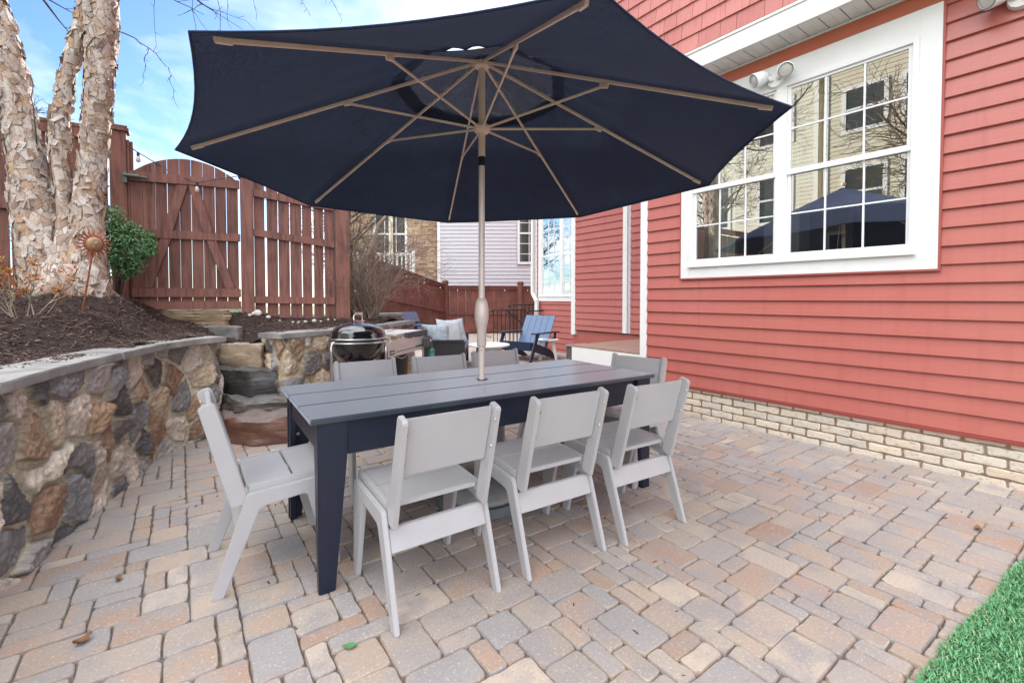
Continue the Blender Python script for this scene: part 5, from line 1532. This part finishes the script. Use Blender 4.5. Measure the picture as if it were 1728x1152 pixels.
# string lights on the far fence and by the gate
def string(pts, bulbs, label, r=.005):
    t = empty('string_light', pts[0], 0, label, 'string lights'); o = Vector(pts[0])
    mb = MB(); mb.tube([Vector(p) - o for p in pts], r, 6); mb.build('wire', MT['iron'], t, smooth=True)
    for b in bulbs:
        b = Vector(b) - o
        mb = MB(); mb.lathe([(0, 0), (.013, -.002), (.013, -.04), (0, -.041)], b, 12); sk = mb.build('socket', MT['iron'], t, smooth=True)
        mb = MB(); mb.lathe([(.009, -.04), (.017, -.058), (.022, -.080), (.017, -.100), (0, -.110)], b, 14); mb.build('bulb', MT['bulb'], sk, smooth='all')
def along(P, Q, z0, z1, n, sag, off):
    out = []; d = (Q - P).normalized(); nn = Vector((d.y, -d.x, 0))
    for i in range(n + 1):
        u = i / n; p = P.lerp(Q, u) + nn * off; p.z = z0 + (z1 - z0) * u - sag * abs(math.sin(u * PI * n / 2)); out.append(p)
    return out
p1 = along(A, Bc, 2.20, 1.60, 8, .03, .09); p2 = along(Bc, Cc, 1.60, 1.60, 8, .03, .09)
string(p1, p1[1::2], 'string of clear bulbs along the sloping fence run'); string(p2, p2[1::2], 'string of clear bulbs along the level fence run')
q0 = Vector((-.36, 6.42, 2.78)); q1 = GO + GD * .62 + GN * .12; q1.z = 2.50
string([q0 + V(0, -.05, .06), q0 + V(.11, -.06, -.01), q0 + V(.4, 0, -.17), q1, q1 + GD * .4 + V(0, 0, .12)], [q0 + V(.11, -.06, -.01), q1 + V(0, 0, -.0)], 'black light string with clear bulbs drooping across the gate')

# black iron stair rail
ir = empty('stair_railing', (6.4, 8.9, 0), 0, 'black iron basement stair railing behind the blue adirondack chair', 'railing')
def ip(mb, n): 
    o = mb.build(n, MT['iron'], ir, smooth=True); o.matrix_parent_inverse = Matrix.Translation((-6.4, -8.9, 0))
a, b = Vector((6.10, 9.12, .945)), Vector((7.0, 8.95, .945))
mb = MB(); mb.tube([a + V(.05, 0, -.05), a + V(-.02, .0, -.03), a, b], .017, 8); ip(mb, 'handrail')
mb = MB()
for k in range(9): q = a.lerp(b, (k + .5) / 9); mb.tube([(q.x, q.y, -.02), (q.x, q.y, .945)], .009, 6)
ip(mb, 'balusters')
mb = MB(); mb.tube([a + V(.40, -.02, 0), a + V(1.0, -.25, -.55)], .016, 8); ip(mb, 'sloping_rail')
a, b = Vector((6.75, 9.35, 1.06)), Vector((7.7, 9.2, 1.06))
mb = MB(); mb.tube([a + V(.04, 0, -.05), a + V(-.02, .0, -.03), a, b], .017, 8); ip(mb, 'handrail')
mb = MB()
for k in range(9): q = a.lerp(b, (k + .5) / 9); mb.tube([(q.x, q.y, -.02), (q.x, q.y, 1.06)], .009, 6)
ip(mb, 'balusters')
mb = MB(); a = Vector((6.80, 8.62, .92)); mb.tube([a + V(0, 0, -.08), a + V(-.03, 0, -.03), a, a + V(.38, -.1, 0)], .016, 8); mb.tube([(7.0, 8.57, .92), (7.0, 8.57, -.02)], .009, 6); ip(mb, 'handrail')
# --------------------------------------------------------------- river birch
def trunk_mesh(mb, pts, rad, seed, n=36, step=.022, cr=.06):
    L = sum((Vector(pts[i + 1]) - Vector(pts[i])).length for i in range(len(pts) - 1))
    m = max(6, int(L / step))
    P = catmull(pts, m); Rr = [float(r[0]) for r in catmull([(r, 0, 0) for r in rad], m)]
    b0 = len(mb.v)
    for i in range(m):
        p = Vector(P[i]); d = Vector(P[min(i + 1, m - 1)] - P[max(i - 1, 0)]).normalized()
        s = Vector((1, 0, 0)) - d * d.x; s.normalize(); t = d.cross(s)
        for k in range(n):
            a = 2 * PI * k / n; q = s * math.cos(a) + t * math.sin(a)
            w = p + q * Rr[i]
            f = noise.fractal(Vector((w.x * 5, w.y * 5, w.z * 3 + seed)), 1, 2, 3)
            g_ = abs(noise.noise(Vector((w.x * 17, w.y * 17, w.z * 7 + seed))))
            r = Rr[i] * (1 + cr * f) + .014 * min(Rr[i] / .1, 1) * (.35 - g_)
            mb.v.append(tuple(p + q * r))
    for i in range(m - 1):
        for k in range(n): mb.f.append((b0 + i * n + k, b0 + i * n + (k + 1) % n, b0 + (i + 1) * n + (k + 1) % n, b0 + (i + 1) * n + k))
    return P, Rr

def flakes(mb, P, Rr, count, rg, zmax, smin=.025, smax=.075):
    """curling plates of paper bark standing off the stem"""
    m = len(P); k = 0
    while k < count:
        i = rg.randrange(1, m - 1)
        p = Vector(P[i])
        if p.z > zmax: continue
        k += 1
        d = Vector(P[i + 1] - P[i - 1]).normalized(); s = Vector((1, 0, 0)) - d * d.x; s.normalize(); t = d.cross(s)
        a0 = rg.uniform(0, 2 * PI); r = Rr[i]
        wdt = rg.uniform(smin, smax) * .8; hgt = rg.uniform(smin, smax) * rg.uniform(.8, 2.0)
        mode = rg.random(); curl = rg.uniform(.003, .013) * (1.9 if rg.random() < .14 else 1)
        rot = rg.gauss(0, .35)
        nu, nv = 4, 4; b = len(mb.v)
        for u in range(nu + 1):
            for v in range(nv + 1):
                x = (u / nu - .5) * wdt * (1 + .25 * noise.noise((k * 1.7, u * .9, v * .9))); y = (v / nv - .5) * hgt * (1 + .25 * noise.noise((k * 2.3, v * .8, u * .8)))
                xx = x * math.cos(rot) - y * math.sin(rot); yy = x * math.sin(rot) + y * math.cos(rot)
                e = (u / nu) if mode < .4 else ((v / nv) if mode < .65 else ((1 - u / nu) if mode < .85 else 1 - v / nv))
                lift = .006 + curl * max(0, e - .35) ** 2 * 2.6
                a = a0 + xx / r
                q = s * math.cos(a) + t * math.sin(a)
                mb.v.append(tuple(p + d * yy + q * (r * 1.0 + .004 + lift + .004 * noise.noise((k * .7, u, v)))))
        for u in range(nu):
            for v in range(nv):
                mb.f.append((b + u * (nv + 1) + v, b + (u + 1) * (nv + 1) + v, b + (u + 1) * (nv + 1) + v + 1, b + u * (nv + 1) + v + 1))

def limbs(mb, p, d, L, r, depth, rg, droop=.0, rmin=.0022, sides=5):
    """a bare branch with forks"""
    pts = [p.copy()]; n = max(4, int(L / .12)); q = p.copy(); dd = d.copy()
    forks = []
    for i in range(n):
        dd = (dd + Vector((rg.gauss(0, .10), rg.gauss(0, .10), rg.gauss(0, .08) - droop * (i / n)))).normalized()
        q = q + dd * (L / n); pts.append(q.copy())
        if depth > 0 and i > 0 and rg.random() < .62: forks.append((q.copy(), dd.copy(), i / n))
    mb.tube(pts, [max(rmin, r * (1 - .8 * k / n)) for k in range(n + 1)], sides if r < .02 else 8, caps=False)
    for fp, fd, u in forks:
        side = Vector((rg.gauss(0, 1), rg.gauss(0, 1), rg.gauss(0, .6))); side = (side - fd * side.dot(fd)).normalized()
        limbs(mb, fp, (fd * .75 + side * .75).normalized(), L * rg.uniform(.38, .65) * (1 - .35 * u), max(rmin, r * (1 - .8 * u) * .55), depth - 1, rg, droop, rmin)

birch = empty('birch_tree', (-.70, 5.48, 0), 0, 'multi-stemmed river birch with peeling cream and pink bark on the mulch bank', 'tree')
def bp(mb, n, m, **k):
    o = mb.build(n, m, birch, **k); o.matrix_parent_inverse = Matrix.Translation(-birch.location); return o
rg = random.Random(17)
stems = [([(-.80, 5.50, 1.05), (-.84, 5.56, 1.40), (-.93, 5.67, 2.0), (-.99, 5.74, 2.51), (-1.07, 5.82, 3.0), (-1.15, 5.9, 3.5), (-1.28, 5.95, 4.1), (-1.45, 6.1, 5.2), (-1.6, 6.3, 6.8)], [.24, .19, .155, .125, .122, .118, .11, .09, .05], 61, 430),
         ([(-.70, 5.44, 1.05), (-.705, 5.46, 1.5), (-.713, 5.51, 2.0), (-.744, 5.54, 2.51), (-.715, 5.53, 2.9), (-.665, 5.51, 3.22), (-.575, 5.47, 3.6), (-.50, 5.45, 4.0), (-.45, 5.6, 5.2), (-.3, 5.7, 6.8)], [.17, .11, .062, .066, .058, .050, .058, .07, .06, .03], 23, 210),
         ([(-.56, 5.36, 1.02), (-.565, 5.38, 1.4), (-.558, 5.40, 2.0), (-.505, 5.37, 2.51), (-.455, 5.35, 3.17), (-.44, 5.36, 3.55), (-.40, 5.36, 4.1), (-.1, 5.3, 5.4), (.2, 5.3, 7.0)], [.23, .15, .112, .098, .098, .115, .11, .08, .04], 37, 430)]
for pts, rad, seed, cnt in stems:
    rad = [r * .94 for r in rad]; cnt = int(cnt * 1.25)
    mb = MB(); P, Rr = trunk_mesh(mb, pts, rad, seed)
    tk = bp(mb, 'trunk', MT['bark'], smooth='all')
    mb = MB(); flakes(mb, P, Rr, cnt, rg, 4.2)
    fk = mb.build('loose_bark', MT['flake'], tk, smooth='all'); tag(fk, None, None, None, 'stuff')
# root flare and loose bark at the foot
mb = MB()
for k in range(9):
    a = rg.uniform(0, 2 * PI); c = Vector((-.69, 5.42, 1.26)); e = c + Vector((math.cos(a) * .33, math.sin(a) * .22, 0)); e.z = TZ(e.x, e.y) - .03
    mb.tube([c + V(math.cos(a) * .1, math.sin(a) * .08, .22), c.lerp(e, .55) + V(0, 0, .07), e], [.11, .075, .035], 10)
bp(mb, 'root_flare', MT['bark'], smooth='all')
mb = MB()
for pts, rad, seed, cnt in stems:
    for z in range(5):
        i = rg.randrange(len(pts) - 3, len(pts)); p = Vector(pts[i]); a = rg.uniform(0, 2 * PI)
        limbs(mb, p, Vector((math.cos(a), math.sin(a), .55)).normalized(), rg.uniform(1.6, 2.6), .035, 3, rg, -.02)
# the thin drooping twigs that show against the sky
# one limb reaches right above the frame; thin twigs hang from it against the sky
arm = catmull([(-.41, 5.36, 3.95), (.0, 5.2, 4.25), (.5, 5.0, 4.3), (1.0, 4.8, 4.2), (1.4, 4.65, 4.12)], 24)
mb.tube(arm, [.03 - .001 * i for i in range(24)], 7)
def hang(p, q, r=.0032):
    p, q = Vector(p), Vector(q); pts = [p]
    for i in range(1, 9):
        u = i / 8; pts.append(p.lerp(q, u) + V(rg.gauss(0, .008), rg.gauss(0, .008), .05 * math.sin(u * PI)))
    mb.tube(pts, [r * (1 - .07 * i) for i in range(9)], 5)
    for i in range(2, 9):
        if rg.random() < .75:
            e = pts[i] + V(rg.uniform(-.03, .05), rg.gauss(0, .03), rg.uniform(-.07, .01)); mb.tube([pts[i], e], [.0018, .001], 4)
for i, (dx, dz) in ((5, (-.02, -.75)), (8, (.05, -1.05)), (10, (.10, -1.35)), (11, (.02, -.55)), (13, (.05, -.40)), (16, (.25, -.25)), (20, (.22, -.18))):
    a_ = arm[i]; hang(a_, (a_[0] + dx, a_[1] + .05, a_[2] + dz))
hang((-.37, 5.34, 3.56), (.02, 5.2, 3.28), .006); hang((.02, 5.2, 3.28), (.06, 5.2, 2.98)); hang((-.12, 5.25, 3.42), (-.16, 5.25, 3.12))
hang((-.90, 5.66, 2.5), (-.92, 5.6, 3.1), .006)
bp(mb, 'branches', MT['twig'])

# bare trees whose branches are mirrored in the window
for loc, h, lab in (((-6.5, 3.0, 1.3), 7.0, 'bare grey tree in front of the tan house, mirrored in the window'), ((-6.0, 8.5, 1.3), 8.0, 'bare grey tree in front of the cream house, mirrored in the window')):
    t = empty('bare_tree', loc, 0, lab, 'tree'); r2 = random.Random(int(h * 10)); mb = MB()
    mb.tube([(0, 0, -.2), (.05, .03, 1.2), (.0, .1, 2.6), (.1, .1, h * .6)], [.2, .15, .12, .05], 10); mb.build('trunk', MT['greytwig'], t, smooth='all'); mb = MB()
    for k in range(12):
        a = r2.uniform(0, 2 * PI); z = r2.uniform(1.6, h * .6)
        limbs(mb, Vector((0.05, .08, z)), Vector((math.cos(a), math.sin(a), .8)).normalized(), r2.uniform(1.6, 2.8), .04, 3, r2, 0, .006)
    mb.build('crown', MT['greytwig'], t)

# ------------------------------------------------------------------ shrubs
def leafmass(mb, blobs, n, lo, hi, rg):
    tot = sum(b[3] for b in blobs)
    for k in range(n):
        q = rg.uniform(0, tot)
        for (c, r, _, w) in blobs:
            q -= w
            if q <= 0: break
        d = Vector((rg.gauss(0, 1), rg.gauss(0, 1), rg.gauss(0, 1))).normalized()
        rr = rg.random() ** .33
        p = Vector(c) + Vector((d.x * r[0], d.y * r[1], d.z * r[2])) * rr
        p += Vector((noise.noise(p * 7), noise.noise(p * 7 + V(5, 0, 0)), noise.noise(p * 7 + V(0, 5, 0)))) * .06
        L = rg.uniform(lo, hi); w = L * .55
        nrm = (d + Vector((rg.gauss(0, .5), rg.gauss(0, .5), .5 + rg.gauss(0, .5)))).normalized()
        t = Vector((rg.gauss(0, 1), rg.gauss(0, 1), rg.gauss(0, 1))); t = (t - nrm * t.dot(nrm)).normalized(); b = nrm.cross(t)
        mb.add([p - t * L / 2, p - t * L * .1 + b * w / 2 + nrm * L * .08, p + t * L / 2 - nrm * L * .1, p - t * L * .1 - b * w / 2 + nrm * L * .08], [(0, 1, 2), (0, 2, 3)])
bx = empty('evergreen_shrub', (-.38, 6.12, 1.2), 0, 'dense green small-leaved evergreen shrub between the birch and the gate', 'shrub')
rg = random.Random(77); mb = MB()
B = [((-.03, .0, .52), (.26, .20, .30), 0, 1.6), ((.10, -.06, .60), (.20, .17, .20), 0, .9), ((.19, -.08, .52), (.10, .10, .09), 0, .25), ((-.08, 0, .78), (.15, .13, .18), 0, .55), ((.04, -.08, .34), (.16, .12, .12), 0, .4), ((-.16, -.04, .55), (.15, .15, .28), 0, .6)]
leafmass(mb, B, 5200, .022, .042, rg); mb.build('foliage', MT['boxleaf'], bx)
mb = MB()
for k in range(12):
    a = rg.uniform(0, 2 * PI); mb.tube([(-.06 + math.cos(a) * .02, math.sin(a) * .02, -.04), (-.06 + math.cos(a) * .07, math.sin(a) * .05, .2), (-.02 + math.cos(a) * .16, math.sin(a) * .12, .5)], [.008, .006, .003], 5)
mb.build('stems', MT['twig'], bx)

az = empty('azalea_shrub', (-.80, 4.62, 1.06), 0, 'sparse azalea with orange and red leaves on pale bare stems at the left edge', 'shrub')
rg = random.Random(41); mb = MB(); ends = []
for k in range(9):
    a = rg.uniform(0, 2 * PI); p = Vector((rg.uniform(-.05, .05), rg.uniform(-.05, .05), -.03)); d = Vector((math.cos(a) * .75, math.sin(a) * .45, 1.0)).normalized(); pts = [p]; L = rg.uniform(.26, .50)
    for i in range(6):
        d = (d + Vector((rg.gauss(0, .14), rg.gauss(0, .14), .05))).normalized(); p = p + d * L / 6; pts.append(p.copy())
        if i > 1:
            for _ in range(2):
                e = (d + Vector((rg.gauss(0, .6), rg.gauss(0, .6), rg.gauss(0, .3)))).normalized(); q = p + e * rg.uniform(.05, .15); mb.tube([p, (p + q) / 2 + V(0, 0, .008), q], [.0028, .0022, .0015], 5); ends.append(q)
    mb.tube(pts, [.0050 - .0006 * i for i in range(7)], 6); ends.append(p)
mb.build('stems', MT['paletwig'], az, smooth='all')
mb = MB()
for e in ends:
    if rg.random() < .08: continue
    for _ in range(rg.randrange(7, 15)):
        d = Vector((rg.gauss(0, 1), rg.gauss(0, 1), rg.gauss(.3, .7))).normalized(); L = rg.uniform(.020, .040); p = e + d * .010; s = d.cross(Vector((0, 0, 1))).normalized() * L * .24
        mb.add([p, p + d * L * .5 + s + V(0, 0, .003), p + d * L, p + d * L * .5 - s], [(0, 1, 2, 3)])
mb.build('leaves', MT['azleaf'], az)

bb = empty('bare_bush', (2.16, 6.42, .93), 0, 'leafless twiggy grey bush between the fence post and the sloping fence', 'bush')
rg = random.Random(55); mb = MB()
for k in range(85):
    a = rg.uniform(0, 2 * PI); p = Vector((rg.uniform(-.10, .16), rg.uniform(-.1, .2), -.03)); d = Vector((math.cos(a) * .42 + .04, math.sin(a) * .42, 1)).normalized()
    limbs(mb, p, d, rg.uniform(.6, 1.45), rg.uniform(.005, .011), 2, rg, -.05, .0020, 5)
for k in range(5):
    limbs(mb, Vector((.0, .1, .7)), Vector((.9, rg.uniform(-.2, .3), rg.uniform(.1, .5))).normalized(), rg.uniform(.8, 1.3), .007, 2, rg, .03, .002, 5)
mb.tube([(-.02, .2, .2), (.05, .2, .75), (.22, .2, 1.05), (.30, .22, 1.35), (.5, .2, 1.6)], [.05, .04, .035, .03, .02], 9)
mb.build('twigs', MT['greytwig'], bb)
# trees beyond the fence
for loc, h, lab in (((-4.0, 14.0, 1.2), 6.0, 'bare tree beyond the fence behind the birch, mirrored in the narrow back window'), ((3.95, 13.0, .6), 5.2, 'bare tree beyond the fence, showing above the bare bush')):
    t = empty('bare_tree', loc, 0, lab, 'tree'); r2 = random.Random(int(h * 10)); mb = MB()
    mb.tube([(0, 0, -.3), (.05, .03, 1.2), (.0, .1, 2.6), (.1, .1, h * .6)], [.16, .12, .1, .04], 10); mb.build('trunk', MT['twig'], t, smooth='all'); mb = MB()
    for k in range(16):
        a = r2.uniform(0, 2 * PI); z = r2.uniform(.8, h * .6)
        limbs(mb, Vector((0.05, .08, z)), Vector((math.cos(a), math.sin(a), .8)).normalized(), r2.uniform(1.2, 2.2), .03, 3, r2, 0, .005)
    mb.build('crown', MT['twig'], t)

# ------------------------------------------------------------ small ornaments
so = empty('sun_ornament', (-.54, 4.738, 1.13), 0, 'rusty copper sun face on a thin stake stuck in the mulch before the birch', 'garden stake')
top = Vector((.085, -.05, .505))
mb = MB(); mb.tube([(0, 0, -.06), top * .5 + V(.004, 0, 0), top], .0065, 8); mb.build('stake', MT['copper'], so, smooth=True)
vdir = (Vector((0, 0, 1.2275)) - Vector((-.455, 4.69, 1.63))).normalized(); vdir = (vdir + Vector((.35, 0, 0))).normalized()
q = vdir.to_track_quat('Z', 'Y').to_matrix().to_4x4(); M = Matrix.Translation(top) @ q
mb = MB(); mb.lathe([(0, -.008), (.060, -.006), (.064, 0), (.060, .008), (.052, .010), (0, .010)], (0, 0, 0), 32); mb.v = [tuple(M @ Vector(v)) for v in mb.v]; disc = mb.build('disc', MT['copper'], so, smooth=True)
mb = MB(); mb.lathe([(.05, .008), (.046, .018), (.03, .027), (.0, .031)], (0, 0, 0), 32, caps=False)
for a, b, r in (((-.016, .012), (-.010, .010), .006), ((.016, .012), (.010, .010), .006)): mb.tube([(a[0], a[1], .026), (b[0], b[1], .029)], r, 8)
mb.tube([(0, .010, .029), (0, -.006, .036)], [.003, .006], 8); mb.tube([(-.014, -.017, .027), (0, -.021, .029), (.014, -.017, .027)], .003, 6)
mb.v = [tuple(M @ Vector(v)) for v in mb.v]; mb.build('sun_face', MT['sunface'], disc, smooth='all')
for k in range(20):
    a = 2 * PI * k / 20; wv = .10 if k % 2 else 0
    L = .125 if k % 2 == 0 else .105
    pts = [(.058, 0), (.080, .006), (.100, -.002), (L, .004)]
    mb = MB(); pp = [M @ Vector((r * math.cos(a) - o * math.sin(a), r * math.sin(a) + o * math.cos(a), .0)) for r, o in pts]; mb.tube(pp, [.0085, .0065, .0045, .0015], 6); mb.build('ray', MT['copper'], disc, smooth=True)

rg = random.Random(91)
spots = [(1.19, .055, .042, 'biggest rounded white river rock at the foot of the fence panel'), (1.30, .030, .022, 'egg-sized white river rock right of the biggest one'), (1.11, .022, .016, 'white pebble beside the gate post'), (1.145, .024, .02, 'white pebble between the gate post and the biggest rock'), (1.42, .016, .012, ''), (1.56, .018, .012, ''), (1.62, .026, .017, 'flat white rock near the middle of the fence panel foot'), (1.70, .022, .016, ''), (1.80, .030, .024, 'white rock below the right half of the fence panel'), (1.87, .020, .014, ''), (1.96, .022, .014, ''), (2.03, .014, .010, '')]
for s, r, h, lab in spots:
    p = GO + GD * s + GN * rg.uniform(.10, .20); p.z = TZ(p.x, p.y) + h * .5
    mb = MB(); pr = [(0, -h)] + [(r * math.sin(PI * (k + 1) / 8), -h * math.cos(PI * (k + 1) / 8)) for k in range(7)] + [(0, h)]
    mb.lathe(pr[1:-1], (0, 0, 0), 14); e = rg.uniform(.65, .9)
    mb.v = [(x * (1 + .15 * noise.noise((x * 40, y * 40, s * 9))), y * e, z * (1 + .2 * noise.noise((x * 40, y * 40, s)))) for x, y, z in mb.v]
    o = mb.build('river_rock', MT['rockwhite'], smooth='all'); o.location = p; o.rotation_euler = (0, 0, rg.uniform(0, 3))
    tag(o, lab or 'tiny white pebble scattered along the foot of the fence panel', 'rock', 'white river rocks at the fence foot')

def leaf(x, y, L, rz, mat, label, curl=.012):
    mb = MB(); n = 6
    for i in range(n + 1):
        u = i / n; w = L * .32 * math.sin(PI * (u * .92 + .04)); x_ = (u - .5) * L
        for v in (-1, 0, 1): mb.v.append((x_, v * w, .003 + curl * (abs(v) * .8 + (2 * u - 1) ** 2) + .001))
    for i in range(n):
        for j in range(2): mb.f.append((i * 3 + j, (i + 1) * 3 + j, (i + 1) * 3 + j + 1, i * 3 + j + 1))
    o = mb.build('fallen_leaf', mat, smooth='all'); o.location = (x, y, .002); o.rotation_euler = (0, 0, rz); tag(o, label, 'leaf', 'leaves fallen on the pavers')
leaf(-.27, 2.215, .055, .5, MT['leaf_dry'], 'curled brown leaf on the pavers near the bottom left')
leaf(-.20, 2.62, .04, 1.4, MT['leaf_dry'], 'small brown leaf on the pavers closest to the curved stone wall', .008)
leaf(.49, 1.63, .05, -.4, MT['boxleaf'], 'green sprig lying on the pavers in front of the nearest chair', .004)
leaf(3.42, .50, .05, .2, MT['leaf_dry'], 'dark brown pod lying on the pavers beside the turf', .01)
# dirt crumbs scattered by the brick foot and in the joints
mb = MB(); rg = random.Random(14)
for k in range(260):
    if k < 140: x, y = 2.0 + rg.gauss(1.2, .42), 2.6 + rg.gauss(0, .5)
    else: x, y = rg.uniform(-.5, 4.2), rg.uniform(.5, 4.2)
    if x > 4.3 or x < -.2: continue
    L = rg.uniform(.003, .014); a = rg.uniform(0, 2 * PI); c, s = math.cos(a), math.sin(a); w = L * rg.uniform(.15, .5)
    mb.hexa([(x - c * L + s * w, y - s * L - c * w, .0015), (x + c * L + s * w, y + s * L - c * w, .0015), (x + c * L - s * w, y + s * L + c * w, .0015), (x - c * L - s * w, y - s * L + c * w, .0015),
             (x - c * L * .7, y - s * L * .7, .005), (x + c * L * .7, y + s * L * .7, .005), (x + c * L * .7 - s * w * .3, y + s * L * .7 + c * w * .3, .005), (x - c * L * .7 - s * w * .3, y - s * L * .7 + c * w * .3, .005)])
tag(mb.build('litter', MT['chips']), 'dark crumbs of bark and dirt scattered over the pavers', 'litter', kind='stuff')
